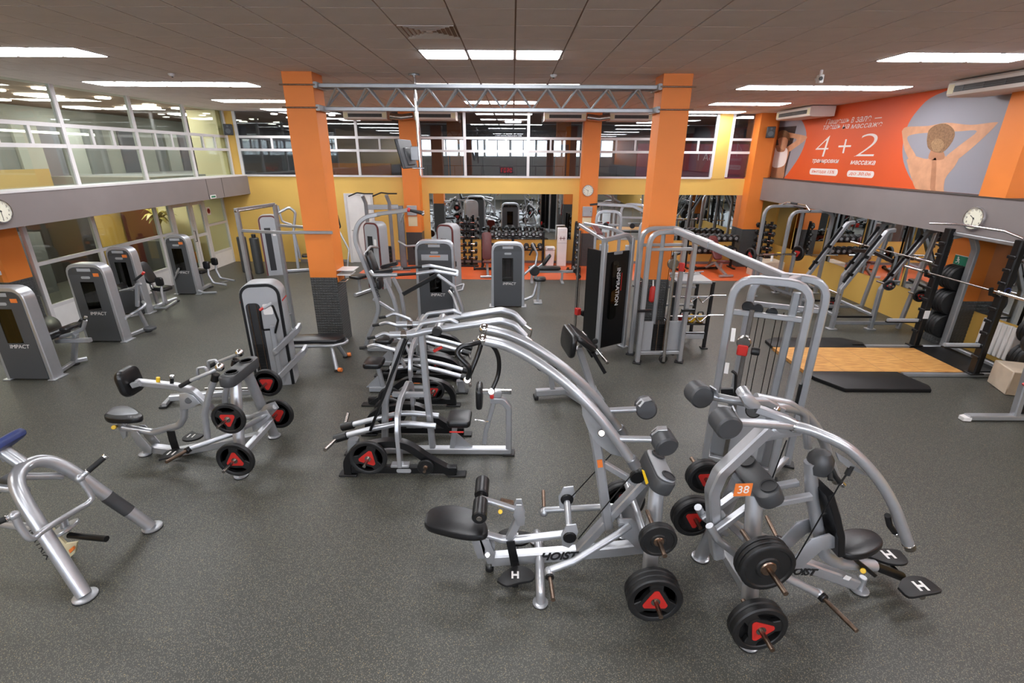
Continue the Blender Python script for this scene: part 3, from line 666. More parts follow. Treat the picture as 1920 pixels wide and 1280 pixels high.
m.bar('counterweight_clip', 'silver', [cw+V(-.075,.05,.04),cw+V(-.04,.04,.083),cw+V(.02,.03,.092)], .06, .008, both=True)
m.ball('pivot_knuckle', 'chrome', (905,637,-.111), .042, True)
m.tube('handle', 'black_steel', [(903,640,-.12),(885,645,-.2),(865,650,-.22),(858,664,-.24),(880,690,-.26),(876,711,-.2),(893,672,-.14),(903,642,-.12)], .017, sp=True)
m.tube('handle', 'black_steel', [(907,640,.1),(925,650,.14),(935,672,.16),(934,702,.16),(922,732,.12)], .017, sp=True)
m.cyl('grip_end', 'chrome', (876,712,-.2), (876,712,-.235), .026); m.cyl('grip_end', 'chrome', (922,733,.12), (921,734,.085), .026)
m.tube('cable', 'black_steel', [(1151,846,.02),(1073,930,.1)], .005); m.tube('cable', 'black_steel', [(1189,884,-.1),(1084,1010,-.12)], .005)
for yy, uv in ((-.13,(1068,1006)),(.13,(1063,935))):
    c = m.pt((uv[0],uv[1],yy)); m.plate('pulley_cam', 'silver', [(uv[0]-14,uv[1]+16),(uv[0]-16,uv[1]-4),(uv[0]-6,uv[1]-22),(uv[0]+12,uv[1]-24),(uv[0]+16,uv[1]-10),(uv[0]+10,uv[1]+10),(uv[0]-2,uv[1]+20)], yy, .014)
    m.cyl('pulley', 'black_steel', c-Y*.02, c+Y*.035, .055)
m.tube('cam_axle', 'silver', [m.pt((1068,1000,-.13)), m.pt((1063,938,.13))], .028)
c = m.pt((1195,893,-.02)); m.cyl('pulley', 'black_steel', c-Y*.02, c+Y*.02, .06)
m.tube('seat_tube', 'silver', [(905,1000),(940,1010),(960,1012),(1066,1000)], .034, .12, n=14)
m.tube('horn_arm', 'silver', [(1180,985,-.1),(1160,1000,-.16),(1075,1052,-.3),(1032,1068,-.34)], .028, .08, both=True)
m.ball('horn_elbow', 'silver', (1030,1072,-.34), .042, True)
e = m.pt((1030,1074,-.34)); m.tube('weight_horn', 'old_steel', [e, e+V(.008,-.27,.03)], .017, both=True); m.cyl('horn_stop', 'black_steel', e+V(0,-.03,.0), e+V(0,-.05,0), .034, True)
m.plate('link_plate', 'silver', [(1160,972),(1185,972),(1205,990),(1208,1020),(1195,1030),(1178,1012),(1165,1005)], -.09, .012, True)
m.tube('link_tube', 'silver', [m.pt((1166,985,-.1)), V(m.pt((1166,985,-.1)).x, .1, m.pt((1166,985,-.1)).z)], .03)
m.tube('side_leg', 'silver', [m.pt((1012,1045,-.03)), V(-.005,-.26,.17), V(-.002,-.32,.1), V(-.002,-.334,.02)], .037, .1, both=True, n=14)
m.foot(-.002, -.334, .062, both=True)
m.pad('footplate', 'rubber', [(932,1088),(945,1071),(967,1060),(985,1061),(1001,1073),(999,1086),(975,1091),(950,1097)], .17, .025, .006, both=True)
for k in (-1,1):
    c = m.pt((966,1077,.175,'z')); c = V(c.x, k*abs(c.y), .172); MB().box(c+V(-.03,-.035,0), c+V(-.015,.035,.003)).box(c+V(.015,-.035,0), c+V(.03,.035,.003)).box(c+V(-.015,-.008,0), c+V(.015,.008,.003)).obj('footplate_mark', 'white', m.T, False)
m.bar('footplate_bar', 'black_steel', [V(m.pt((966,1040)).x,-.3,.14), V(m.pt((966,1040)).x,.3,.14)], .05, .025)
m.bar('strap', 'black_steel', [(957,1015,-.05),(966,1060,-.06)], .07, .01, up=Y)
m.pad('seat', 'black_pad', [(795,978),(799,960),(815,948),(850,945),(880,951),(902,962),(914,985),(912,1000),(890,1004),(860,1001),(825,993),(803,986)], .49, .065, .022)
m.pad('seat_pan', 'black_steel', [(815,978),(840,956),(885,962),(900,990),(860,996)], .425, .02, .004)
rx = m.pt((902,934)); m.tube('roller_axle', 'steel', [V(rx.x,-.23,rx.z), V(rx.x,.23,rx.z)], .016)
m.cyl('roller_pad', 'black_pad', V(rx.x,-.035,rx.z), V(rx.x,-.235,rx.z), .058, True, 20)
m.cyl('roller_cap', 'steel', V(rx.x,-.236,rx.z), V(rx.x,-.242,rx.z), .022, True)
m.tube('roller_arm', 'silver', [V(rx.x,0,rx.z),(975,957)], .026)
m.plate('roller_bracket', 'silver', [(962,965),(968,946),(978,946),(985,970),(983,985),(970,985)], -.035, .01, True)
m.bar('roller_post', 'silver', [(974,968),(955,1008)], .06, .07, up=Y)
m.cyl('pull_pin', 'yellow_knob', m.pt((938,959,-.03)), m.pt((938,959,-.085)), .018)
m.bar('tan_stop', 'old_steel', [(938,940,.06),(962,945,.06)], .05, .05)
for u, v in ((896,1012),(914,1022)):
    m.plate('seat_link', 'silver', [(u-16,v-14),(u+2,v-12),(u+14,v+16),(u+12,v+34),(u,v+34),(u-6,v+20)], -.05, .012, True)
m.cyl('link_pin', 'chrome', m.pt((914,1040,-.075)), m.pt((914,1040,.075)), .024)
m.cyl('front_foot', 'rubber', V(m.pt((918,1068)).x,0,0), V(m.pt((918,1068)).x,0,.05), .035); m.cyl('foot_post', 'chrome', V(m.pt((918,1068)).x,0,.05), V(m.pt((918,1068)).x,0,.13), .028)
# cup-holder console across the leg tops
c = m.pt((1228,890,0)); ax = V(.35,0,.94)
con = MB().slab(rrect(.17,.44,.07,5), V(c.x-.01,0,c.z-.03), V(.94,0,-.35), Y, .12, .015).obj('console', 'dark_plastic', m.T)
nrm = V(.94,0,-.35).cross(Y).normalized(); top = V(c.x-.01,0,c.z-.03)+nrm*.12
MB().slab(rrect(.15,.4,.06,5), top, V(.94,0,-.35), Y, .012, .004).obj('console_top', 'light_shroud', m.T)
for k in (-1,1):
    q = top+V(.02,k*.14,0)+nrm*.012; MB().lathe(q, nrm, [(.055,0),(.055,.006),(.046,.006),(.044,-.002),(.001,-.002)], 18).obj('cup_holder', 'ink', m.T)
text('lettering', 'HOIST', .07, top+nrm*.0135+V(-.02,0,.0), -Y, V(.94,0,-.35)*-1, 'ink', m.T, .001, .2, bold=.035)
m.plate('warning_label', 'yellow_knob', [(1203,880),(1208,882),(1216,905),(1211,908)], -.19, .004)
m.bar('number_tag', 'orange_tag', [(1124,862,-.055),(1126,876,-.055)], .04, .004, up=Y)
# plates
pz = m.pt((1226,1118,-.56)); m.tube('weight_horn', 'old_steel', [V(pz.x,-.36,pz.z), V(pz.x,-.74,pz.z+.01)], .017, both=True)
m.load(V(pz.x,-.47,pz.z), (0,-1,0), .2, .045, ['rear rubber plate on the low peg of the front pulldown machine','middle rubber plate on the low peg of the front pulldown machine','front plate with red triangle on the low peg of the front pulldown machine'])
m.load(V(pz.x,.47,pz.z), (0,1,0), .2, .045, ['inner plate on the far low peg of the front pulldown machine','outer plate with red triangle on the far low peg of the front pulldown machine'])
pz = m.pt((1234,1012,-.5)); m.tube('weight_horn', 'old_steel', [V(pz.x,-.2,pz.z), V(pz.x,-.66,pz.z+.01)], .017)
m.load(V(pz.x,-.46,pz.z), (0,-1,0), .132, .03, ['rear small iron plate on the upper peg of the front pulldown machine','front small iron plate on the upper peg of the front pulldown machine'], 'iron')

# ================================================================== HERO MACHINE 2: plate-loaded shoulder press, front right
m = Mk('shoulder_press_machine', 'silver plate-loaded press machine with arched arms, tagged 38, front right', 'gym machine', 1.705, 2.981, 3.5)
for k in (-1,1):
    top = m.pt((1400,905,0)); MB().oval([V(.02,k*.10,1.08), V(.0,k*.41,.02)], .09, .125, up=X).obj('leg', 'silver', m.T)
m.foot(0, -.41, .075, both=True)
m.bar('base_beam', 'silver', [V(.15,0,.25),(1500,1055),(1602,1092)], .085, .1, up=Z)
text('lettering', 'HOIST', .09, m.pt((1500,1072,-.047)), X*.97-Z*.12, Z, 'ink', m.T, .002, .3, bold=.035)
m.foot(m.pt((1612,1108,0,'z')).x, 0, .07); m.cyl('foot_post', 'silver', V(1.16,0,.016), V(1.16,0,.14), .03)
m.bar('cross_member', 'silver', [V(.05,-.33,.3), V(.05,.33,.3)], .06, .08)
m.bar('mast', 'silver', [(1345,1040),(1340,1000),(1335,920),(1350,885),(1440,800)], .085, .1, .12, up=Y)
m.bar('mast_brace', 'silver', [(1352,965),(1400,1010),(1440,1050)], .06, .07, up=Y)
m.plate('gusset', 'silver', [(1415,830),(1440,805),(1475,795),(1505,803),(1500,815),(1465,820)], 0, .02)
# upper swing arms: counterweight -> joint -> arch -> handle end
cw = V(-.33,-.192,1.735); jt = m.pt((1489,798,-.12))
m.tube('swing_tube', 'silver', [cw, jt], .03, both=True, n=14)
m.cyl('counterweight', 'dark_plastic', cw+V(-.02,.06,.0), cw+V(-.02,-.085,-.01), .085, True, 24)
m.bar('counterweight_clip', 'silver', [cw+V(.05,.04,.07),cw+V(.09,.03,.0)], .07, .01, both=True)
m.ball('joint_knuckle', 'chrome', jt, .045, True)
arch = [(1489,798,-.13),(1530,810,-.17),(1590,840,-.24),(1640,890,-.3),(1672,940,-.34),(1690,985,-.36),(1704,1022,-.37)]
m.tube('arm', 'silver', arch, .036, sp=True, n=14)
far = [(1470,770,.13),(1500,760,.2),(1520,772,.26),(1518,800,.3),(1516,835,.33)]
PA = spline(m.path(arch)); MB().tube(mir(PA), .036, 14).obj('arm', 'silver', m.T)
m.tube('rear_arm_tube', 'silver', [V(.05,.16,1.72),(1480,756,.18),(1508,775,.22),(1515,838,.25)], .03, .1)
m.cyl('arm_end', 'steel', (1702,1018,-.37), (1706,1028,-.372), .038, True)
m.tube('grip', 'grip', [(1664,966,-.3),(1668,985,-.28),(1680,1000,-.28)], .02, both=True)
m.cyl('grip_end', 'chrome', (1678,997,-.28), (1684,1003,-.28), .023, True)
m.bar('pivot_yoke', 'silver', [V(-.06,-.05,1.74),V(.1,-.12,1.7),V(.24,-.12,1.63)], .06, .05, both=True)
c = m.pt((1400,745)); m.cyl('pivot_housing', 'silver', c+Y*.08+Z*.02, c-Y*.07-Z*.02, .042); m.plate('pivot_shield', 'silver', [(1386,742),(1392,736),(1410,740),(1424,756),(1422,764),(1404,764),(1392,754)], -.06, .05)
m.cyl('pulley', 'black_steel', m.pt((1412,770,-.02)), m.pt((1412,770,.03)), .05)
m.plate('cam_plate', 'silver', [(1445,798),(1462,810),(1490,815),(1515,810),(1520,806),(1480,795)], -.1, .012)
m.plate('arm_wing', 'silver', [(1566,846),(1572,862),(1590,876),(1615,888),(1628,892),(1590,862)], -.2, .012)
m.tube('cable', 'black_steel', [(1597,875,-.2),(1576,905,-.2)], .007); m.tube('cable', 'black_steel', [(1576,905,-.2),(1490,1052,-.16)], .005); m.cyl('cable_end', 'grip', (1597,873,-.2), (1588,890,-.2), .018)
m.tube('cable', 'black_steel', [(1475,825,.1),(1437,925,.1)], .005)
# seat back carriage
m.tube('carriage_tube', 'silver', [(1520,865),(1522,930),(1533,990),(1545,1040),(1570,1055),(1640,1060)], .045, .12, n=14)
m.bar('backrest', 'black_pad', [(1534,905),(1548,950),(1556,985),(1556,1018)], .28, .055, .1, up=X)
c = m.pt((1537,868)); MB().lathe(c+Z*-.09, Z, [(.03,0),(.075,.02),(.09,.08),(.085,.14),(.055,.185),(.001,.2)], 18).obj('headrest', 'dark_plastic', m.T)
m.tube('hand_grip', 'grip', [(1556,885,-.06),(1557,900,-.1)], .018, both=True)
m.pad('seat', 'black_pad', [(1570,995),(1600,988),(1635,992),(1655,1008),(1654,1022),(1630,1036),(1600,1040),(1580,1033),(1570,1015)], .52, .065, .022)
m.bar('upper_link', 'silver', [(1335,1000,-.08),(1400,952,-.08),(1520,930,-.08)], .05, .05, .0, both=True)
m.tube('lower_link', 'silver', [(1330,885+100,-.1),(1345,1010,-.12),(1395,1050,-.14)], .03, both=True)
m.plate('seat_cradle', 'silver', [(1470,1065),(1520,1010),(1555,1000),(1572,1010),(1568,1025),(1540,1030),(1500,1065)], -.09, .014, True)
m.tube('foot_bar', 'black_steel', [(1640,1060),(1690,1080)], .038); m.tube('foot_axle', 'steel', [m.pt((1692,1082))+V(0,-.2,0), m.pt((1692,1082))+V(0,.2,0)], .022)
fp = [(1684,1100),(1692,1084),(1712,1078),(1735,1082),(1758,1098),(1766,1108),(1735,1114),(1705,1118)]
m.pad('footplate', 'rubber', fp, .2, .025, .006, both=True)
for k in (-1,1):
    c = m.pt((1726,1098,.203,'z')); c = V(c.x, k*abs(c.y), .202); MB().box(c+V(-.04,-.045,0), c+V(-.02,.045,.003)).box(c+V(.02,-.045,0), c+V(.04,.045,.003)).box(c+V(-.02,-.01,0), c+V(.02,.01,.003)).obj('footplate_mark', 'white', m.T, False)
m.cyl('pull_pin', 'yellow_knob', m.pt((1618,1068,-.05)), m.pt((1618,1070,-.1)), .02); m.bar('height_lever', 'black_steel', [(1605,1050,-.05),(1640,1078,-.05)], .03, .03)
m.bar('warning_label', 'white', [(1583,1081,-.05),(1594,1085,-.05)], .04, .004, up=Y)
# console
top = V(.06,0,1.16); nrm = V(-.5,0,.86)
MB().slab(rrect(.18,.46,.07,5), top-nrm*.11, V(.86,0,.5), Y, .12, .015).obj('console', 'dark_plastic', m.T)
for k in (-1,1): MB().lathe(top+V(.02,k*.15,.02)+nrm*.012, nrm, [(.058,0),(.058,.006),(.048,.006),(.046,-.002),(.001,-.002)], 18).obj('cup_holder', 'ink', m.T)
q = m.pt((1396,918,-.235)); MB().box((q.x-.07,-.236,q.z-.05),(q.x+.05,-.232,q.z+.05)).obj('number_tag', 'orange_tag', m.T, False)
text('tag_number', '38', .085, (q.x-.01,-.2375,q.z), X, Z, 'white', m.T, .001)
m.ball('horn_elbow', 'silver', (1535,1112,-.26), .04, True)
m.tube('horn_arm', 'silver', [(1390,1030,-.2),(1470,1080,-.22),(1530,1110,-.26)], .03, .06, both=True)
e = m.pt((1538,1115,-.27)); m.cyl('horn_stop', 'black_steel', e, e+V(.01,-.04,0), .035, True); m.tube('weight_horn', 'old_steel', [e, e+V(.06,-.3,-.0)], .017, both=True)
pz = m.pt((1415,1162,-.52)); m.tube('weight_horn', 'old_steel', [V(pz.x,-.36,pz.z), V(pz.x,-.74,pz.z)], .017, both=True)
m.load(V(pz.x,-.5,pz.z), (0,-1,0), .19, .05, ['inner plate on the near low peg of the machine tagged 38','red-triangle outer plate on the near low peg of the machine tagged 38'])
m.load(V(pz.x,.47,pz.z), (0,1,0), .19, .05, ['inner plate on the far low peg of the machine tagged 38','outer plate on the far low peg of the machine tagged 38'])
pz = m.pt((1434,1056,-.48)); m.tube('weight_horn', 'old_steel', [V(pz.x,-.18,pz.z), V(pz.x,-.72,pz.z)], .017, both=True)
m.load(V(pz.x,-.42,pz.z), (0,-1,0), .185, .035, ['rear iron plate on the upper peg of the machine tagged 38','middle iron plate on the upper peg of the machine tagged 38','front black iron plate on the upper peg of the machine tagged 38'], 'iron')
m.load(V(pz.x,.42,pz.z), (0,1,0), .15, .04, ['inner plate on the far upper peg of the machine tagged 38','outer plate on the far upper peg of the machine tagged 38'])
# ================================================================== seated row machine with rolling seat, left of centre
m = Mk('seated_row_machine', 'silver plate-loaded row machine with chest pad, grey-topped seat and four red-centred plates', 'gym machine', -2.98, 4.945, 0)
for k in (-1,1): MB().oval([V(-.02,k*.11,1.06), V(.0,k*.405,.02)], .085, .125, up=X).obj('leg', 'silver', m.T)
m.foot(0, -.405, .075, both=True)
m.bar('base_beam', 'silver', [(288,840),(336,846),V(-.1,0,.22),V(.02,0,.25)], .085, .1, up=Z); m.bar('cross_member', 'silver', [V(.03,-.33,.25), V(.03,.33,.25)], .06, .08)
m.foot(-1.34, 0, .07); m.cyl('foot_post', 'silver', V(-1.33,0,.016), V(-1.31,0,.12), .03)
m.plate('seat_link', 'silver', [(245,808),(256,808),(268,822),(284,840),(284,849),(272,848),(256,832),(247,816)], -.07, .012, True)
m.tube('seat_tube', 'silver', [(231,801),(288,810),(336,797),(345,782),(345,760)], .04, .1, n=14)
m.bar('seat_post', 'silver', [(228,798),(226,782)], .06, .06, up=Y); m.plate('seat_plate', 'silver', [(220,795),(238,795),(238,818),(232,822)], 0, .03)
sx = lambda L: [(180+x/5.564, 650+y/5.564) for x, y in L]
m.pad('seat', 'black_pad', sx([(75,705),(110,672),(190,617),(300,606),(380,625),(460,675),(485,700),(465,730),(380,748),(250,752),(130,745),(85,725)]), .56, .07, .022)
m.pad('seat_top', 'silver_dark', sx([(108,695),(150,650),(200,622),(300,612),(380,640),(440,690),(330,708),(200,712)]), .563, .01, .003)
m.cyl('pull_pin', 'yellow_knob', m.pt((216,800,-.03)), m.pt((213,801,-.09)), .024)
m.plate('pivot_plate', 'silver', sx([(870,495),(878,655),(965,650),(1088,588),(1010,505),(950,480)]), -.05, .012, True)
m.cyl('pivot_bolt', 'dark_plastic', sx([(965,560)])[0]+(-.05,), sx([(965,560)])[0]+(-.07,), .035)
m.bar('chest_beam', 'silver', [sx([(430,368)])[0], sx([(840,412)])[0], sx([(1010,455)])[0], sx([(1180,620)])[0], (415,800)], .07, .075, .12, up=Y)
m.cushion('chest_pad', 'black_pad', (243,714), .3, .32, .1, Y, V(-.12,0,1), .04); m.bar('pad_bracket', 'silver', [(248,722,-.07),(262,718,-.06)], .05, .06)
m.cyl('pull_pin', 'yellow_knob', sx([(648,375)])[0], sx([(648,318)])[0], .02); m.cyl('adjust_stem', 'black_steel', sx([(792,395)])[0], sx([(792,325)])[0], .02); m.cyl('adjust_cap', 'chrome', sx([(792,325)])[0], sx([(792,298)])[0], .024)
m.tube('arm', 'silver', [(389,820,-.2),(384,776,-.2),(392,740,-.2),(404,706,-.2)], .034, .3, both=True, n=14)
m.cyl('arm_sleeve', 'black_steel', (402,714,-.2), (405,701,-.2), .04, True); m.ball('arm_knuckle', 'chrome', (412,688,-.2), .048, True)
m.tube('handle_tube', 'silver', [(410,690,-.2),(394,698,-.22),(358,713,-.24),(338,724,-.24)], .02, both=True); m.tube('grip', 'grip', [(358,713,-.24),(338,724,-.24)], .024, both=True)
m.bar('hand_guard', 'silver', [(392,700,-.1),(384,688,-.1),(370,690,-.1),(372,712,-.1)], .03, .02, .02, both=True)
m.tube('horn_arm', 'silver', [(503,775,-.08),(440,812,-.18),(375,834,-.3),(357,840,-.33)], .03, .1, both=True)
e = m.pt((356,841,-.33)); m.cyl('horn_stop', 'black_steel', e, e+V(-.01,-.05,0), .035, True); m.tube('weight_horn', 'old_steel', [e, e+V(-.07,-.28,.02)], .018, both=True)
m.plate('link_plate', 'silver', [(470,790),(480,775),(500,768),(508,780),(490,800),(475,808)], -.1, .014, True)
m.pad('footplate', 'rubber', [(297,861),(312,845),(333,840),(345,844),(338,853),(317,856)], .14, .025, .006, both=True)
c = m.pt((322,849,.142,'z'))
for k in (-1,1): MB().box((c.x-.04,k*abs(c.y)-.035,.141),(c.x-.025,k*abs(c.y)+.035,.144)).box((c.x+.015,k*abs(c.y)-.035,.141),(c.x+.03,k*abs(c.y)+.035,.144)).obj('footplate_mark', 'white', m.T, False)
m.bar('strap', 'black_steel', [(320,808,-.05),(324,825,-.06),(330,842,-.06)], .09, .015, up=Y)
MB().slab(rrect(.17,.62,.07,5), V(-.02,0,1.02), X, Y, .12, .015).obj('console', 'dark_plastic', m.T)
for k in (-1,1): MB().lathe((-.02,k*.155,1.141), Z, [(.07,0),(.07,.008),(.06,.008),(.056,-.0),(.001,-.0)], 18).obj('cup_holder', 'ink', m.T)
for k, nm in ((-1,'near'),(1,'far')):
    m.tube('weight_horn', 'steel', [V(.04,k*.36,.275), V(.03,k*.72,.275)], .017); m.tube('weight_horn', 'steel', [V(.022,k*.22,.735), V(.01,k*.62,.735)], .017)
    m.load(V(.04,k*.475,.275), (0,k,0), .2, .045, f'red-centred plate on the {nm} low peg of the row machine'); m.load(V(.022,k*.41,.735), (0,k,0), .175, .045, f'red-centred plate on the {nm} upper peg of the row machine')
m.bar('warning_label', 'orange_tag', [V(.066,-.39,.12), V(.06,-.37,.22)], .004, .05, up=X)

# ================================================================== black and silver iso-lateral machines, centre
def iso(x, y, deg, label, nm, full=True, tagno=None):
    m = Mk('iso_lateral_machine', label, 'gym machine', x, y, deg)
    A = Fr(-1.2, 5.0, 0)          # traced on the nearest one
    q = lambda u, v, yy=0.: A.p(u, v, yy)
    rail = V
    for k in (-1,1):
        MB().bar([V(-.57,k*.42,.075), V(.6,k*.42,.075)], .07, .09).obj('side_rail', 'black_steel', m.T)
        arch = [V(-.6,k*.42,.03),V(-.585,k*.42,.2),V(-.47,k*.42,.33),V(-.22,k*.42,.4),V(-.05,k*.42,.41),V(.1,k*.42,.36),V(.3,k*.42,.2),V(.57,k*.42,.02)]
        MB().sweep(spline(arch), [(.04,-.045),(.04,.045),(-.04,.045),(-.04,-.045)], up=Y).obj('arch_guard', 'black_steel', m.T)
        for xx in (-.6,.6): MB().cbox((xx,k*.42,.012),(.2,.11,.024)).obj('foot', 'rubber', m.T)
        if not full and k < 0: continue
        MB().tube([V(-.34,k*.42,.27),V(-.34,k*.66,.27)], .018, 8).obj('weight_horn', 'steel', m.T)
        MB().tube([V(.27,k*.42,.15),V(.27,k*.58,.15)], .016, 8).obj('weight_horn', 'old_steel', m.T)
    side = lambda k: ('near' if (k < 0) == (abs(deg) < 90) else 'far')
    for k in ((-1,1) if full else (1,)):
        m.load(V(-.34,k*.475,.27), (0,k,0), .205 if full else .15, .045, f'red-centred plate on the {side(k)} rail of the {nm}')
    kk = -1 if full else 1
    m.load(V(.27,kk*.475,.15), (0,kk,0), .09 if full else .17, .03, f'small iron plate on the {side(kk)} rail of the {nm}', 'iron')
    MB().slab(rrect(.16,.05,.02,3), V(.02,-.456,.075), X, Z, .004).obj('name_plate', 'light_shroud', m.T)
    MB().bar([V(-.55,0,.05), V(1.17 if full else .7,0,.05)], .09, .08).obj('base_beam', 'silver', m.T)
    MB().bar([V(-.68,0,.02), V(-.66,0,.2)], .1, .12, up=X).obj('rear_stand', 'silver', m.T); MB().cbox((-.68,0,.012),(.18,.14,.024)).obj('foot', 'rubber', m.T)
    for k in (-1,1):
        MB().tube([V(-.74,k*.12,.3), V(-.36,k*.12,.41), V(-.1,k*.12,.47), V(.05,k*.12,.47), V(.34,k*.12,.44)], .033, 12, .15).obj('weight_arm', 'silver', m.T)
        MB().cyl(V(-.68,k*.12,.315), V(-.83,k*.13,.27), .05).obj('arm_end', 'black_steel', m.T); MB().tube([V(-.8,k*.15,.28), V(-.84,k*.4,.3)], .022).obj('weight_horn', 'steel', m.T)
    MB().bar([V(-.02,-.42,.12),V(-.02,-.42,.55),V(-.02,-.36,.72),V(-.02,-.2,.8),V(-.02,.2,.8),V(-.02,.36,.72),V(-.02,.42,.55),V(-.02,.42,.12)], .1, .05, .1, up=X).obj('hoop_upright', 'silver', m.T)
    for k in (-1,1): MB().cbox((-.02,k*.42,.13),(.2,.09,.03)).obj('mount_plate', 'silver', m.T)
    if full:
        MB().bar([V(-.3,0,.08),V(-.24,0,.7),V(-.02,0,1.38),V(.06,0,1.5),V(.22,0,1.56)], .07, .075, .12, up=Y).obj('rear_post', 'silver', m.T)
        MB().bar([V(.27,0,.08),V(.24,0,.8),V(.22,0,1.56)], .07, .075, up=Y).obj('front_post', 'silver', m.T)
        MB().bar([V(-.15,0,.78),V(.25,0,.78)], .05, .06, up=Y).obj('cross_piece', 'silver', m.T)
        MB().tube([V(.43,-.27,1.63),V(.43,.27,1.63)], .045).obj('pivot_tube', 'silver', m.T)
        for k in (-1,1):
            MB().cyl(V(.43,k*.22,1.63), V(.43,k*.28,1.63), .05).obj('pivot_cap', 'rubber', m.T)
            MB().tube([V(-.08,k*.165,1.56),V(.16,k*.165,1.565),V(.3,k*.16,1.6),V(1.08,k*.185,1.73),V(1.22,k*.185,1.69),V(1.34,k*.185,1.56)], .036, 14, .12).obj('press_arm', 'silver', m.T)
            MB().tube([V(.2,k*.165,1.6),V(.27,k*.165,1.69),V(.56,k*.16,1.73),V(.64,k*.16,1.69)], .02, 10, .06).obj('arm_brace', 'silver', m.T)
            MB().tube([V(1.34,k*.185,1.56),V(1.42,k*.185,1.5),V(1.4,k*.185,1.42)], .016, 8, .04).obj('handle', 'chrome', m.T)
            MB().bar([V(-.4,k*.14,.4),V(.08,k*.14,1.52)], .03, .06, up=Y).obj('link_bar', 'black_steel', m.T)
            MB().lathe(V(.04,k*.165,1.56), V(1,0,0), [(.038,0),(.04,.002),(.04,.06),(.038,.062)], 12).obj('rubber_stop', 'steel', m.T)
        MB().bar([V(.36,-.1,1.35),V(.45,-.1,1.4)], .03, .03).obj('release_lever', 'red', m.T)
    else:
        for k in (-1,1):
            MB().tube([V(.1,k*.2,.5),V(.2,k*.22,.75),V(.48,k*.24,.85),V(.6,k*.2,.8)], .026, 10, .1).obj('row_arm', 'silver', m.T); MB().tube([V(.6,k*.2,.8),V(.72,k*.2,.78)], .022).obj('grip', 'grip', m.T)
            MB().bar([V(-.25,k*.14,.42),V(.12,k*.16,.55)], .03, .05, up=Y).obj('link_bar', 'black_steel', m.T)
    # seat and knee / chest support
    MB().slab(rrect(.27,.32,.05,4), V(.6,0,.43), X, Y, .085, .025).obj('seat', 'black_pad', m.T)
    MB().bar([V(.55,0,.43),V(.5,0,.08)], .06, .06, up=Y).obj('seat_post', 'silver', m.T); MB().tube([V(.5,-.16,.39),V(.66,-.18,.4)], .01).obj('seat_lever', 'red', m.T)
    MB().slab([(0,0),(.22,0),(.0,.22)], V(.53,.02,.08), X, Z, .03).obj('gusset', 'silver', m.T)
    if tagno:
        MB().box((-.15,.458,.36),(-.04,.462,.44)).obj('number_tag', 'orange_tag', m.T, False)
        text('tag_number', tagno, .07, (-.095,.4635,.4), -X, Z, 'white', m.T, .001)
    if not full: return m
    MB().bar([V(1.17,0,.02),V(1.17,0,.62),V(1.1,0,.72),V(.96,0,.72)], .07, .085, .08, up=Y).obj('knee_post', 'silver', m.T); MB().cbox((1.17,0,.012),(.14,.13,.024)).obj('foot', 'rubber', m.T)
    MB().bar([V(.84,0,.82),V(1.2,0,.82)], .05, .05).obj('slide_bar', 'chrome', m.T); MB().cbox((1.02,0,.8),(.14,.08,.09)).obj('slide_block', 'silver', m.T); MB().cyl(V(.98,-.04,.8),V(.98,-.1,.8),.022).obj('pull_pin', 'red', m.T)
    MB().slab(rrect(.26,.28,.06,4), V(.8,0,.77), Y, Z, .07, .025).obj('knee_pad', 'black_pad', m.T)
    MB().bar([V(1.0,0,.7),V(.9,0,.3),V(.88,0,.14)], .05, .05, up=Y).obj('strut', 'silver', m.T)
    MB().tube([V(.78,-.02,.47),V(.9,-.03,.45),V(.95,-.06,.47)], .008, 6).obj('chain', 'chrome', m.T)
    return m
iso(-1.2, 5.0, 0, 'black and silver iso-lateral machine with two long overhead arms, nearest of the centre row', 'nearest iso-lateral machine')
iso(-1.42, 6.62, 180, 'low black-railed row machine directly behind the overhead-arm machine, seat to the left', 'second iso-lateral machine', False, '31')
iso(-1.5, 7.6, 180, 'low black-railed machine farthest back in the centre row, beside the preacher bench', 'third iso-lateral machine', False)
# ================================================================== tube-framed lever row, bottom left corner
m = Mk('lever_row_machine', 'silver tube-framed lever row with blue chest pad, cut off at the bottom left', 'gym machine', -3.41, 3.335, 0)
U = [V(0,-.385,.02),V(-.22,-.285,.46),V(-.39,-.2,.80),V(-.47,-.12,.93),V(-.5,0,.965),V(-.47,.12,.93),V(-.39,.2,.80),V(-.22,.285,.46),V(0,.385,.02)]
m.tube('main_frame', 'silver', U, .052, sp=True, n=16); m.foot(.01, -.39, .085, both=True)
MB().tube([V(-.215,.283,.45),V(-.11,.335,.24)], .056, 16).obj('leg_sleeve', 'dark_plastic', m.T)
text('lettering', 'MATRIX', .075, V(-.262,-.325,.47), V(.36,-.16,-.74), V(.8,.1,.4), 'ink', m.T, .003)
H = [m.pt(a) for a in ((151,899,.04),(171,928,.04),(166,942,.0),(145,955,-.1),(86,991,-.43),(65,1007,-.5),(53,1007,-.53),(36,985,-.53),(27,964,-.52))]
m.tube('handlebar', 'silver', H, .023, sp=True, n=12)
for k, (a, b_) in enumerate((((150,896,.04),(196,857,.16)),((27,966,-.52),(-20,985,-.62)))):
    a, b_ = m.pt(a), m.pt(b_); m.ball('handle_joint', 'silver', a, .034); MB().tube([a, a.lerp(b_,.35)], .02).obj('handle_stub', 'silver', m.T); MB().tube([a.lerp(b_,.33), b_], .022).obj('grip', 'grip', m.T); MB().cyl(b_, b_+(b_-a).normalized()*.02, .026).obj('grip_end', 'chrome', m.T); m.cyl('grip_end', 'chrome', a.lerp(b_,.3), a.lerp(b_,.35), .027)
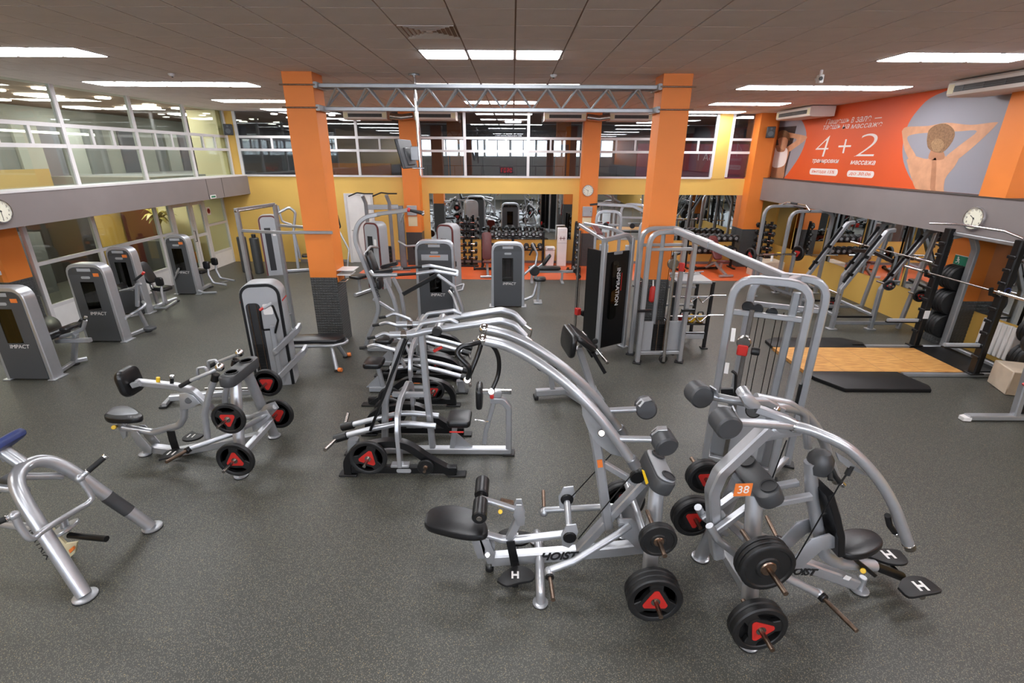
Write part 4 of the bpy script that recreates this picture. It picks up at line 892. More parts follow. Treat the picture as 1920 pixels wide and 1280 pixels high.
c = m.pt((122,985,-.0)); m.tube('horn_stem', 'silver', [m.pt((118,972)), m.pt((124,996))], .03); m.cyl('horn_disc', 'silver', c+V(-.02,.0,-.02), c+V(-.01,-.0,-.045), .11)
m.tube('weight_horn', 'black_steel', [m.pt((130,1003)), m.pt((200,1010,-.05))], .026)
m.plate('shield', 'cream', [(96,985),(100,1010),(112,1036),(128,1048),(142,1035),(146,1015),(125,1018),(108,1000)], .03, .02); m.plate('warning_label', 'orange_tag', [(130,1030),(137,1024),(140,1029),(133,1036)], .0, .022)
m.tube('spine', 'silver', [V(-.48,0,.94), m.pt((-60,800))], .05); m.tube('cross_brace', 'silver', [m.pt((45,893)), m.pt((118,892,.18))], .03)
m.tube('lower_brace', 'silver', [V(-.45,-.1,.8), m.pt((-80,905,-.1))], .03); m.tube('floor_brace', 'silver', [m.pt((75,992,-.25)), m.pt((-120,960,-.1))], .032)
m.cushion('chest_pad', 'blue_pad', m.pt((-14,846)), .3, .5, .08, Y, V(.75,0,.5), .03); m.bar('pad_post', 'silver', [m.pt((14,862)), m.pt((2,845))], .05, .05)
m.plate('rear_plate', 'silver_dark', [(0,895),(32,878),(40,900),(0,925)], 0, .03)
# ================================================================== selectorised tower with twin arms, left of the pillar
m = Mk('selector_tower_machine', 'light grey weight-stack tower with twin side arms left of the orange pillar', 'gym machine', -3.66, 6.98, 12)
def tower(T, w, d, h, face='light_shroud', edge='black_steel', body='light_shroud', win=True):
    # rounded-top selector tower, front facing -y
    r = w*.32
    def outl(i): 
        return [(-w/2+i,0),(w/2-i,0)]+[(w/2-i-(r-i)*(1-math.cos(a)), h-r+(r-i)*math.sin(a)) for a in [math.pi/2*k/6 for k in range(7)]]+[(-w/2+i+(r-i)*(1-math.sin(a)), h-r+(r-i)*math.cos(a)) for a in [math.pi/2*k/6 for k in range(7)]]
    MB().slab(outl(0), (0,d/2,0), X, Z, d, .01).obj('tower_body', body, T)
    MB().slab(outl(.01), (0,-d/2-.0,0), X, Z, .02, .0).obj('tower_edge', edge, T)
    MB().slab(outl(.05), (0,-d/2-.02,0), X, Z, .012, .0).obj('front_panel', face, T)
    return T
tower(m.T, .56, .3, 1.6)
MB().slab(rrect(.19,1.2,.06,4), V(-.115,-.178,.72), X, Z, .008).obj('stack_window', 'ink', m.T)
for k in range(12): MB().box((-.185,-.19,.16+.045*k),(-.045,-.186,.2+.045*k)).obj('stack_weight', 'black_steel', m.T, False)
for k in (-1,1): MB().tube([(-.115+.05*k,-.195,.1),(-.115+.05*k,-.195,1.3)], .006, 6).obj('guide_rod', 'old_steel', m.T)
MB().slab(rrect(.13,.16,.02,3), V(.08,-.182,1.22), X, Z, .004).obj('instruction_card', 'white', m.T)
MB().box((-.287,-.14,1.32),(.287,.14,1.34)).obj('red_stripe', 'red', m.T, False)
for z0, z1, x1 in ((.62,.86,.42),(.22,.5,.46)): m.bar('side_arm', 'silver', [V(.1,-.3,z0-.05), V(.12,-.34,z0), V(x1,-.12,z1), V(x1,.08,z1)], .05, .09, .06)
m.bar('handle_post', 'silver', [V(.13,-.3,.1), V(.13,-.3,1.0)], .07, .07, up=Y)
m.tube('handle', 'black_steel', [V(.12,-.3,.95),V(.02,-.4,.98),V(.04,-.42,1.28),V(.2,-.38,1.36),V(.24,-.36,1.1),V(.16,-.32,.9)], .016, .05); m.tube('handle_tip', 'red', [V(.04,-.42,1.28),V(.09,-.41,1.31)], .02); m.tube('handle_grip', 'light_shroud', [V(.09,-.41,1.305),V(.2,-.385,1.36)], .024)
F5 = m.F; a = F5.loc(onz(311,757,0)); m.bar('base_beam', 'silver', [V(a.x+.08,a.y+.0,.09), V(-.1,-.5,.09), V(0,-.1,.09)], .08, .09, .1); MB().cbox((a.x+.02,a.y,.014),(.1,.3,.028)).obj('foot', 'rubber', m.T); m.bar('foot_bar', 'silver', [V(a.x+.04,a.y-.14,.05), V(a.x+.04,a.y+.14,.05)], .06, .05)
m.bar('upper_rail', 'steel', [F5.loc(onz(385,728,.35)), F5.loc(onz(470,728,.35))], .03, .03)
# flat bench with rounded pad
m = Mk('flat_bench', 'flat bench with glossy black rounded pad and orange rollers near the pillar', 'bench', -3.25, 7.62, 5)
MB().slab(rrect(1.15,.34,.16,6), V(-.1,0,.43), X, Y, .075, .03).obj('bench_pad', 'black_pad', m.T)
MB().tube([V(-.6,-.19,.41),V(.32,-.19,.41),V(.47,-.1,.41),V(.5,0,.41),V(.47,.1,.41),V(.32,.19,.41),V(-.6,.19,.41)], .026, 10, .08).obj('pad_rim', 'silver', m.T)
for (x0, x1) in ((.26,.36),(-.5,-.6)):
    for k in (-1,1):
        MB().tube([V(x0,k*.1,.4), V(x1,k*.3,.03)], .034).obj('leg', 'silver', m.T); MB().cyl(V(x1,k*.3,0), V(x1,k*.3,.03), .045).obj('foot', 'rubber', m.T)
        if x0 > 0: MB().cyl(V(x1+.03,k*.32,.04), V(x1+.09,k*.34,.04), .035).obj('roller', 'orange_tag', m.T)
# ================================================================== SELECTORISED MACHINES (dark shroud, silver arch frame)
def impact(x, y, deg, label, tagno=None, w=.7, h=1.48, lettering='IMPACT', front=True):
    m = Mk('weight_stack_machine', label, 'gym machine', x, y, deg); T = m.T; hw = w/2
    P = [V(-hw+.02,0,.012),V(-hw+.04,0,h-.03),V(hw-.04,0,h-.03),V(hw-.02,0,.012)]
    MB().bar(P, .07, .2, .17, up=Y).obj('arch_frame', 'silver', T)
    wx0, wx1, wz0, wz1 = -.13, .12, .62, 1.16
    b = MB()          # front shroud with a real opening for the stack window
    for (x0,x1,z0,z1) in ((-hw+.05,wx0,.03,h-.19),(wx1,hw-.05,.03,h-.19),(wx0,wx1,.03,wz0),(wx0,wx1,wz1,h-.19)): b.box((x0,-.11,z0),(x1,-.09,z1))
    b.obj('front_shroud', 'grey_shroud', T, False)
    top = [(-hw+.05,h-.19),(hw-.05,h-.19)]+[(hw-.055-.1*(1-math.cos(a)), h-.17+.1*math.sin(a)) for a in (0,.5,1.,1.57)]+[(-hw+.055+.1*(1-math.sin(a)), h-.17+.1*math.cos(a)) for a in (0,.5,1.,1.57)]
    MB().slab(top, (0,-.09,0), X, Z, .02).obj('shroud_cap', 'dark_plastic', T)
    b = MB()
    for (x0,x1,z0,z1) in ((-hw+.05,wx0,.03,h-.17),(wx1,hw-.05,.03,h-.17),(wx0,wx1,.03,wz0),(wx0,wx1,wz1,h-.17)): b.box((x0,.09,z0),(x1,.11,z1))
    b.obj('rear_shroud', 'grey_shroud', T, False); MB().box((wx0,.098,wz0),(wx1,.102,wz1)).obj('stack_window', 'smoke_acrylic', T, False)
    MB().box((wx0,-.104,wz0),(wx1,-.1,wz1)).obj('stack_window', 'smoke_acrylic', T, False)
    for k in range(9): MB().box((-.11,-.06,.1+.066*k),(.1,.06,.16+.066*k)).obj('stack_weight', 'black_steel', T, False)
    for k in (-1,1): MB().tube([(k*.07,0,.06),(k*.07,0,h-.1)], .01, 6).obj('guide_rod', 'old_steel', T)
    MB().slab(rrect(.16,.045,.02,3), V(0,-.112,h-.24), X, Z, .004).obj('badge', 'light_shroud', T)
    MB().box((-.12,-.113,h-.13),(.12,-.111,h-.075)).obj('top_plate', 'light_shroud', T, False)
    text('lettering', lettering, .085, (.03,-.1125,wz0-.055), X, Z, 'white', T, .001, .2)
    for sx in (-1,1): MB().cbox((sx*(hw-.0),-.0,.01),(.12,.26,.02)).obj('foot', 'silver', T)
    if tagno:
        MB().box((hw-.2,-.117,h-.22),(hw-.1,-.113,h-.16)).obj('number_tag', 'orange_tag', T, False)
    return m
# ---- four along the left glass wall
m = impact(-7.52, 7.05, 0, 'weight-stack leg machine nearest the camera by the left wall, cut by the frame edge', '1')
yy = .32
m.pad('seat', 'black_pad', [(62,600),(85,590),(108,597),(115,612),(100,620),(72,623)], .6, .07, .02)
c = m.pt((106,625,yy)); m.cyl('roller_pad', 'black_pad', c-Y*.2, c+Y*.2, .065); c = m.pt((134,612,yy)); m.cushion('thigh_pad', 'black_pad', c, .34, .16, .06, Y, X, .02)
m.tube('handle_tube', 'silver', [(112,632,yy),(135,625,yy),(156,616,yy),(160,600,yy)], .028, .08); m.tube('grip', 'grip', [(150,612,yy),(160,596,yy)], .022); m.tube('grip', 'grip', [(143,612,yy+.2),(153,598,yy+.2)], .022); m.cyl('grip_end', 'chrome', (160,597,yy), (161,593,yy), .024)
m.bar('leg', 'silver', [(142,625,yy),m.pt((139,682,0,'z'))+Z*.02], .06, .08, up=Y); e = m.pt((141,683,0,'z')); m.bar('base_beam', 'silver', [V(.3,e.y+.12,.06), e+Z*.06], .07, .07); m.bar('base_beam', 'silver', [V(.3,0,.05), e+Z*.05], .06, .06)
m.bar('seat_beam', 'silver', [V(.2,yy,.5), V(.75,yy,.52)], .07, .07); m.cyl('foot', 'rubber', e, e+Z*.03, .07)
m = impact(-7.64, 8.72, 0, 'weight-stack machine with IMPACT panel beside the tiled pillar base', '2')
yy = .45
m.pad('seat', 'black_pad', [(212,535),(225,531),(238,533),(237,540),(220,543)], .78, .06, .02)
m.tube('arm_tube', 'silver', [(225,546,yy),(250,540,yy),(265,531,yy),(257,532,yy)], .028, .06); m.tube('grip', 'grip', [(252,526,yy),(268,513,yy)], .022); m.cyl('grip_end', 'red', (267,514,yy), (270,510,yy), .024)
m.bar('upright', 'silver', [(257,532,yy),(258,574,yy)], .06, .06, up=Y); m.tube('loop_tube', 'silver', [V(.36,.05,.42),(245,590,yy-.1),(275,572,yy),(268,566,yy+.2)], .03, .1)
m.bar('leg', 'silver', [(259,580,yy),m.pt((279,620,0,'z'))+Z*.02], .06, .06, up=Y); m.bar('base_beam', 'silver', [V(.3,.1,.06), m.pt((276,621,0,'z'))+Z*.06], .06, .07); m.bar('base_beam', 'silver', [(225,596,.1),(258,588,yy)], .06, .06); m.cyl('pulley_cover', 'dark_plastic', V(.55,.35,.1), V(.55,.35,.15), .11); e = m.pt((279,621,0,'z')); m.cyl('foot', 'rubber', e, e+Z*.03, .07)
def seat_set(m, back, seat, yy, knee, lever, base, zs=.52):
    a, b = m.pt(back[0]+(yy,)), m.pt(back[1]+(yy,)); d = (a-b).normalized(); m.cushion('backrest', 'black_pad', a.lerp(b,.5), .34, (a-b).length*1.0, .08, Y, d, .03)
    c = m.pt(seat+(yy,)); m.cushion('seat', 'black_pad', c, .34, .36, .08, Y, V(-1,0,.08), .03)
    m.bar('back_post', 'silver', [b+V(-.06,0,.1), V(b.x-.02,yy,.1)], .06, .07, up=Y); bp = m.pt(base+(0,'z')); m.bar('base_beam', 'silver', [V(.2,.1,.07), bp+Z*.07], .08, .08); m.bar('seat_post', 'silver', [V(c.x,yy,.08), V(c.x,yy,c.z-.05)], .07, .07, up=Y)
    for (uv, y2), lv in zip(knee, lever):
        k = m.pt(uv+(y2,)); m.cushion('knee_pad', 'black_pad', k, .16, .2, .09, X, Z, .03); m.tube('lever', 'silver', [k+V(0,.06,-.02)]+[m.pt(q) for q in lv], .028, .08)
    m.cyl('foot', 'rubber', bp, bp+Z*.03, .07)
m = impact(-8.34, 10.45, 0, 'weight-stack thigh machine third from the camera along the left glass', '3', .56)
seat_set(m, ((262,492),(287,530)), (304,540), .45, [((299,528),.2)], [[(303,545,.2),(308,570,.15),(296,575,.15)]], (331,565))
m.bar('foot_rest', 'silver', [m.pt((290,577,.08,'z')), m.pt((310,577,.08,'z')), m.pt((330,564,.08,'z'))], .05, .04); m.tube('chrome_lever', 'chrome', [(283,535,.3),(290,545,.3),(282,545,.3)], .012)
m = impact(-8.2, 12.1, 0, 'weight-stack thigh machine with two square knee pads, farthest along the left glass', '4', .56)
seat_set(m, ((341,468),(365,502)), (374,508), .5, [((387,497),.35),((402,490),.75)], [[(391,515,.35),(400,530,.35),(425,534,.35)],[(405,505,.75),(413,521,.75),(440,526,.75)]], (395,538))
m.bar('foot_rest', 'silver_dark', [(415,530,.4),(428,526,.6)], .1, .02); m.tube('handle_tube', 'silver', [(327,523,-.15),(337,500,-.15),(330,512,-.1)], .02); m.tube('side_tube', 'silver', [V(.3,-.1,.1),V(.45,-.12,.05),V(.75,-.1,.06)], .03)
# ---- two in the middle of the hall
m = impact(-1.6, 10.15, 0, 'weight-stack machine with open stack windows and placard, behind the overhead-arm machine', None, .8, 1.7, 'IMPACT')
MB().box((-.27,-.118,1.3),(.28,-.114,1.42)).obj('placard', 'light_shroud', m.T, False); MB().box((-.1,-.121,1.37),(.12,-.119,1.4)).obj('placard_print', 'orange_tag', m.T, False)
m.bar('base_beam', 'silver', [V(-.3,-.1,.06), V(-.35,-.6,.06), V(.55,-.6,.06)], .07, .07); m.tube('handle_loop', 'silver', [(845,540,-.2),(870,532,-.3),(867,543,-.35),(850,548,-.3)], .02, .02)
m.bar('lever', 'silver', [(842,545,-.2),(850,555,-.3),(862,590,-.4)], .05, .05, up=Y); m.cyl('foot_roller', 'rubber', V(.45,-.5,.06), V(.45,-.38,.06), .06)
m = impact(-.1, 11.15, 0, 'weight-stack machine with IMPACT panel standing alone in front of the orange floor', None, .75, 1.5)
MB().tube([V(.38,.1,.12),V(.6,.15,.2),V(.68,.2,.5),V(.62,.2,.85)], .035, 10, .12).obj('seat_tube', 'silver', m.T)
m.cushion('chest_pad', 'black_pad', V(.9,.25,1.06), .2, .3, .08, Y, V(.55,0,.8), .03); m.bar('pad_post', 'silver', [V(.6,.2,.8), V(.86,.25,1.0)], .05, .05)
m.cyl('weight_wheel', 'rubber', V(.62,.1,.82), V(.62,.15,.82), .12); MB().tube([V(.62,.15,.85),V(.68,.2,1.2),V(.55,.2,1.45)], .025, 10, .1).obj('arm', 'silver', m.T); MB().tube([V(.5,.3,1.15),V(.62,.28,1.4)], .022).obj('grip', 'grip', m.T); MB().tube([V(.36,0,.75),V(.62,.12,.95)], .03).obj('link', 'silver', m.T)
MB().slab(rrect(.3,.3,.08,4), V(.75,.3,.55), X, Y, .07, .02).obj('seat', 'black_pad', m.T); MB().bar([V(.75,.3,.55),V(.72,.3,.05)],.06,.06,up=Y).obj('seat_post', 'silver', m.T); MB().cbox((.72,.3,.02),(.2,.3,.04)).obj('foot', 'silver', m.T)

# ================================================================== tall curved-mast dip and press station, centre left
m = Mk('dip_station', 'tall silver station with curved mast, overhead arms and black back pad beside the pillar', 'gym machine', -2.69, 8.4, 0)
MB().bar(spline([m.pt(q) for q in ((684,655),(692,628),(704,600),(710,575),(700,538),(683,492),(668,452),(670,425),(685,408),(712,401))]), .07, .11, up=Y).obj('mast', 'silver', m.T)
m.foot(0, 0, .085)
m.bar('top_arm', 'silver', [(708,401,-.05),(757,395,-.1),(768,393,-.12)], .06, .09, up=Y); m.bar('top_arm', 'silver', [(708,401,.05),(757,395,.12),(768,392,.16)], .06, .09, up=Y)
for yy in (-.14,.18): m.tube('grip', 'grip', [(768,394,yy),(793,401 if yy < 0 else 398,yy)], .022); m.cyl('grip_end', 'chrome', (791,401 if yy < 0 else 398,yy), (795,402 if yy < 0 else 398,yy), .025); m.cyl('red_collar', 'red', (764,393,yy), (769,394,yy), .035)
m.bar('hang_handle', 'chrome', [(757,400,-.14),(752,416,-.14)], .03, .03, up=Y)
m.cushion('backrest', 'black_pad', (698,492), .3, .42, .08, Y, V(-.28,0,1), .03); m.cushion('hip_pad', 'black_pad', (712,530), .3, .2, .07, Y, V(-.1,0,1), .03)
m.tube('dip_bar', 'silver', [(694,508,-.25),(700,516,-.28),(745,515,-.28)], .035, .06, both=False); m.tube('dip_bar', 'silver', [(694,508,.25),(705,507,.28),(752,502,.28)], .035, .06)
m.bar('arm_pad', 'black_pad', [(702,512,-.22),(735,507,-.22)], .1, .06); m.bar('arm_pad', 'black_pad', [(716,500,.25),(745,493,.25)], .1, .06)
m.tube('grip', 'grip', [(746,515,-.28),(780,513,-.28)], .024); m.tube('grip', 'grip', [(756,503,.28),(790,500,.28)], .024)
for yy, q in ((-.28,((781,513),(802,510),(815,508),(856,515))),(.28,((792,500),(806,498),(830,503),(858,509)))): m.tube('press_lever', 'silver', [(a,b,yy) for a,b in q], .032, .1)
m.bar('cross_bar', 'silver', [(857,515,-.28),(858,509,.28)], .04, .04); m.bar('gas_strut', 'black_steel', [(756,551,-.05),(820,515,-.05)], .07, .07)
m.tube('rear_lever', 'silver', [(820,515,-.1),(852,538,-.1),(866,575,-.1),(868,590,-.1)], .03, .05)
for yy, q in ((-.2,((722,523),(738,560),(746,590),(745,628))),(.2,((737,520),(752,550),(757,580),(758,612)))): m.bar('leg', 'silver', [(a,b,yy) for a,b in q], .06, .075, .1, up=Y)
m.bar('base_rail', 'silver', [V(.1,-.2,.06),V(.75,-.2,.06)], .06, .07); m.bar('base_rail', 'silver', [V(.1,.2,.06),V(1.35,.35,.06)], .06, .07); m.bar('brace', 'silver', [(700,560,0),(742,585,-.05)], .05, .05, up=Y); m.bar('cross_rail', 'silver', [V(.72,-.3,.05),V(.72,.4,.05)], .06, .06)
text('lettering', 'HOIST', .07, m.pt((707,548,-.045)), V(.2,0,-1), V(1,0,.2), 'ink', m.T, .002, bold=.035)
# ================================================================== tube frame fixed to the left pillar
m = Mk('suspension_frame', 'grey box-tube training frame bolted to the left orange pillar', 'rack', -4.6, 9.05, 0)
p1 = V(-.17,-.33,0); p2 = V(.16,.4,0)
for p in (p1,p2):
    m.bar('post', 'rack_grey', [p, p+Z*2.45], .07, .07, up=X); MB().cbox(p+Z*.006,(.16,.14,.012)).obj('foot_plate', 'rack_grey', m.T)
m.bar('top_bar', 'rack_grey', [p1+Z*2.43, p2+Z*2.46], .04, .04); m.tube('pull_up_bar', 'steel', [p1+V(.0,-.05,2.4), p2+V(0,.05,2.43)], .017)
m.bar('pillar_rail', 'rack_grey', [p1+Z*2.07, V(.7,-.55,2.07), V(.95,-.49,2.07), V(1.5,-.49,2.07)], .04, .05); m.bar('pillar_rail', 'rack_grey', [p2+Z*2.07, V(1.0,.05,2.07)], .04, .05); m.bar('step_bar', 'rack_grey', [p1+V(0,0,.32), p2+V(0,0,.32)], .04, .04)
bg = thing('punch_bag', 'slim black training bag hanging from the frame by the left pillar', 'punch bag', (-4.83,8.85,0)); MB().tube([V(0,0,2.42),V(0,0,1.35)], .008, 6).obj('strap', 'yellow_knob', bg); MB().lathe(V(0,0,.62), Z, [(.03,0),(.07,.1),(.075,.5),(.05,.68),(.012,.75)], 14).obj('bag', 'black_pad', bg)
# shelf / tablet holder on the pillar
sh = thing('pillar_shelf', 'small white shelf with sheets fixed to the right side of the left pillar', 'shelf', (-3.14,8.75,1.2))
MB().box((0,-.12,.1),(.24,.2,.12)).obj('shelf_board', 'white', sh, False); MB().box((0,-.1,.18),(.3,.24,.19)).obj('paper_sheet', 'white', sh, False); MB().box((0,-.12,-.02),(.02,.2,.1)).obj('bracket', 'orange_wall', sh, False); MB().tube([V(.0,-.1,-.02),V(.12,-.1,-.02),V(.12,.1,-.02),V(0,.1,-.02)],.01,6).obj('wire_hook', 'chrome', sh)
# ================================================================== background machines, left and centre
def bg_tower(x, y, deg, label, h=1.72, w=.5, d=.32):
    m = Mk('cable_tower', label, 'gym machine', x, y, deg); tower(m.T, w, d, h, 'light_shroud', 'maroon', 'light_shroud'); MB().box((-.12,-d/2-.036,.15),(.04,-d/2-.033,h-.35)).obj('stack_window', 'ink', m.T, False); MB().slab(rrect(.08,.16,.02,3), V(.12,-d/2-.034,h-.5), X, Z, .003).obj('instruction_card', 'white', m.T); return m
m = bg_tower(-7.0, 14.35, 20, 'light grey weight tower with pulley arm by the yellow left back wall')
MB().tube([V(.2,.1,1.7),V(.6,.1,1.9),V(.75,.1,1.75),V(.62,.1,1.2),V(.7,.1,.4)], .04, 10, .12).obj('arm', 'silver', m.T); MB().tube([V(.3,.1,1.95),V(.36,.1,1.5),V(.6,.1,1.4)], .03, 10, .1).obj('handle', 'silver', m.T); MB().bar([V(.62,.1,1.2),V(.6,.1,.1)], .08, .08, up=Y).obj('post', 'silver', m.T); MB().bar([V(.2,.1,.05),V(1.2,.1,.05)], .09, .08).obj('base_beam', 'silver', m.T); MB().slab(rrect(.4,.34,.06,4), V(.95,.1,.45), X, Y, .07,.02).obj('seat', 'black_pad', m.T); MB().bar([V(.95,.1,.45),V(.95,.1,.05)],.06,.06,up=Y).obj('seat_post', 'silver', m.T)
for k, (x, y) in enumerate(((-8.0,14.6),(-7.55,14.45))):
    t = thing('foam_column', ('left','right')[k]+' grey mottled foam column beside the back left weight tower', 'foam column', (x,y,0), 0, 'foam columns'); MB().cyl((0,0,0),(0,0,1.05),.13,18).obj('column', 'tile_grey', t); MB().cyl((0,0,1.05),(0,0,1.15),.06,12).obj('cap', 'ink', t)
m = bg_tower(-3.55, 12.9, -25, 'light grey weight tower with maroon edge behind the curved dip station', 1.72); MB().bar([V(.1,-.3,.05),V(.1,-1.1,.05)], .08,.08).obj('base_beam', 'silver', m.T); MB().slab(rrect(.36,.4,.08,4), V(.1,-.9,.45), X, Y, .07, .02).obj('seat', 'black_pad', m.T); MB().bar([V(.1,-.9,.45),V(.1,-.9,.05)],.06,.06,up=Y).obj('seat_post', 'silver', m.T); MB().tube([V(.2,-.2,1.1),V(.3,-.6,1.2),V(.25,-.8,1.0)],.03,10,.1).obj('arm', 'silver', m.T)
m = bg_tower(-1.62, 12.6, -25, 'light grey weight tower with maroon edge beside the IMPACT machines', 1.72); MB().bar([V(.1,-.3,.05),V(.1,-.7,.05)], .08,.08).obj('base_beam', 'silver', m.T); MB().cbox((.25,-.2,.75),(.1,.12,.14)).obj('side_box', 'ink', m.T)
m = Mk('pull_up_tower', 'tall grey twin-post pull-up tower with curved black bars in front of the white door', 'gym machine', -3.95, 15.0, 8)
for x in (-.38,.3):
    m.bar('post', 'rack_grey', [V(x,0,0),V(x,0,2.0),V(x-.06,-.1,2.22)], .1, .1, up=Y); m.tube('pull_up_bar', 'grip', [V(x-.45,-.15,2.2),V(x-.2,-.12,2.3),V(x,-.1,2.27),V(x+.25,-.12,2.27)], .02, .1)
m.bar('cross_beam', 'rack_grey', [V(-.38,0,1.88),V(.55,0,1.88)], .06, .14); m.bar('cross_beam', 'rack_grey', [V(-.38,0,1.68),V(.3,0,1.68)], .05, .05); m.bar('rear_post', 'silver_dark', [V(.58,.15,0),V(.58,.15,1.9)], .2, .16, up=Y); m.bar('base_beam', 'rack_grey', [V(-.5,-.2,.05),V(.8,-.2,.05)], .08, .08)
m.tube('dip_arm', 'silver', [V(.5,-.2,.9),V(.75,-.5,.8),V(1.1,-.5,.82)], .03); m.cyl('wheel', 'rubber', V(1.05,-.45,.75), V(1.05,-.4,.75), .12)
for k in range(5): MB().box((.12,-.1,.15+.12*k),(.26,.05,.25+.12*k)).obj('stack_weight', 'black_steel', m.T, False)
m = Mk('elliptical_trainer', 'grey elliptical trainer with black handles half hidden behind the left pillar', 'cardio machine', -5.0, 13.6, 10)
m.bar('column', 'silver_dark', [V(0,0,.1),V(-.05,0,1.35)], .2, .3, up=Y); MB().cbox((-.05,-.1,1.55),(.36,.1,.28)).obj('console', 'grey_shroud', m.T); m.tube('handle', 'grip', [V(.05,-.2,1.4),V(.35,-.3,1.5),V(.3,-.3,1.85),V(.05,-.2,1.9)], .02, .06); m.tube('handle', 'grip', [V(-.1,-.2,1.4),V(-.35,-.3,1.5),V(-.3,-.3,1.85)], .02, .06)
m.bar('side_rail', 'silver', [V(0,.1,.08),V(1.0,.1,.08)], .08, .08); m.bar('side_rail', 'silver', [V(0,-.6,.25),V(1.0,-.6,.25)], .06, .1); m.tube('swing_arm', 'silver', [V(.2,-.2,1.6),V(.5,-.3,.9),V(.4,-.4,.3)], .025); m.cyl('flywheel', 'grey_shroud', V(0,-.12,.35), V(0,.12,.35), .32, n=24); m.bar('cross_foot', 'silver', [V(1.0,-.65,.05),V(1.0,.15,.05)], .07, .06)
# ================================================================== CABLE CROSSOVER: two towers and a long bridge
def arch(b, x0, x1, y, h, w=.075, d=.075, bend=.22): return b.bar([V(x0,y,.01),V(x0,y,h),V(x1,y,h),V(x1,y,.01)], w, d, bend, up=Y)
m = Mk('cable_crossover', 'silver cable crossover with long overhead bridge joining its two towers on the right', 'gym machine', 2.53, 4.65, -25)
F = m.F
arch(MB(), -.34, .34, 0, 2.2, .075, .1).obj('tower_arch', 'silver', m.T); arch(MB(), -.16, .52, .42, 2.17, .075, .1).obj('tower_arch', 'silver', m.T)
m.bar('cross_bar', 'silver', [V(-.34,0,1.85),V(.34,0,1.85)], .05, .05); m.bar('cross_bar', 'silver', [V(-.16,.42,1.85),V(.52,.42,1.85)], .05, .05)
m.bar('top_link', 'silver', [V(.1,0,2.2),V(.24,.42,2.17)], .08, .06)
MB().box((-.3,.1,.1),(.34,.16,.72)).obj('stack_shroud', 'light_shroud', m.T, False); MB().box((-.12,.02,.1),(.2,.09,.9)).obj('stack_cover', 'light_shroud', m.T, False)
m.bar('base_bar', 'silver', [V(-.34,0,.12),V(.34,0,.12)], .06, .06); m.bar('base_bar', 'silver', [V(-.34,0,.1),V(-.16,.42,.1)], .06, .06); m.bar('base_bar', 'silver', [V(.34,0,.1),V(.52,.42,.1)], .06, .06)
for k in range(14): MB().box((-.1,.16,.14+.043*k),(.2,.3,.18+.043*k)).obj('stack_weight', 'black_steel', m.T, False)
for x in (-.06,.0,.1,.16): m.tube('cable', 'black_steel', [V(x,.2,.75),V(x,.2,1.85)], .005, n=6)
m.bar('guide_post', 'steel', [V(-.14,-.02,.2),V(-.14,-.02,1.9)], .045, .045, up=Y); m.bar('guide_post', 'rack_grey', [V(.2,.05,.2),V(.22,.05,2.1)], .07, .07, up=Y)
for q in ((1402,600),(1420,605),(1447,612)):
    c = m.pt((q[0],q[1]-26,0.06)); m.cyl('pulley', 'black_steel', c-Y*.02, c+Y*.02, .055)
c = m.pt((1392,655,-.05)); MB().cbox(c,(.1,.08,.12)).obj('carriage', 'red', m.T); m.cyl('pulley', 'rubber', c+V(.08,0,.0), c+V(.16,0,0), .04); m.cyl('pulley', 'steel', c+V(0,-.03,.08), c+V(0,.03,.08), .07)
m.bar('hook_bar', 'black_steel', [m.pt((1352,735,-.05)), m.pt((1375,735,-.05))], .05, .1); m.tube('hook', 'black_steel', [m.pt((1378,745,-.08)),m.pt((1380,700,-.08)),m.pt((1372,695,-.08))], .015)
m.bar('label_strip', 'white', [m.pt((1373,640,-.055)), m.pt((1376,615,-.055))], .04, .004, up=Y); m.bar('label_strip', 'white', [m.pt((1361,700,-.055)), m.pt((1364,680,-.055))], .04, .004, up=Y)
m.bar('handle_guard', 'black_steel', [V(.47,.36,.75),V(.47,.36,1.05)], .03, .06, up=Y)
for p in (V(-.34,0,0),V(.34,0,0),V(-.16,.42,0),V(.52,.42,0)): MB().cbox(p+Z*.012,(.16,.14,.024)).obj('foot', 'rubber', m.T)
MB().slab(rrect(.14,.04,.018,3), V(.1,.098,.62), X, Z, .003).obj('badge', 'dark_plastic', m.T)
L = lambda x,y,z: F.loc(V(x,y,z))
m.bar('bridge_beam', 'silver', [L(2.56,7.82,2.24),L(2.6,6.3,2.24),L(2.66,4.7,2.22)], .08, .09); m.bar('bridge_sleeve', 'silver', [L(2.58,7.0,2.24),L(2.595,6.45,2.24)], .1, .105)
G2 = Fr(2.53, 7.81, 4); Q = lambda x,y,z: F.loc(G2.o+G2.ax*x+G2.ay*y+V(0,0,z))
for yy in (0,.4): m.bar('tower_arch', 'silver', [Q(-.37,yy,.01),Q(-.37,yy,2.22),Q(.37,yy,2.22),Q(.37,yy,.01)], .07, .08, .22, up=F.loc(F.o+G2.ay)); m.bar('cross_bar', 'silver', [Q(-.37,yy,1.95),Q(.37,yy,1.95)], .05, .05)
m.bar('base_bar', 'silver', [Q(-.37,0,.18),Q(.37,0,.18)], .06, .06)
for a, b_ in ((-.36,-.14),(.14,.36)): MB().hexa([Q(a,.05,.2),Q(b_,.05,.2),Q(b_,.09,.2),Q(a,.09,.2),Q(a,.05,.72),Q(b_,.05,.72),Q(b_,.09,.72),Q(a,.09,.72)]).obj('stack_shroud', 'light_shroud', m.T, False)
for k in range(12): MB().hexa([Q(-.13,.04,.2+.04*k),Q(.13,.04,.2+.04*k),Q(.13,.18,.2+.04*k),Q(-.13,.18,.2+.04*k),Q(-.13,.04,.237+.04*k),Q(.13,.04,.237+.04*k),Q(.13,.18,.237+.04*k),Q(-.13,.18,.237+.04*k)]).obj('stack_weight', 'black_steel', m.T, False)
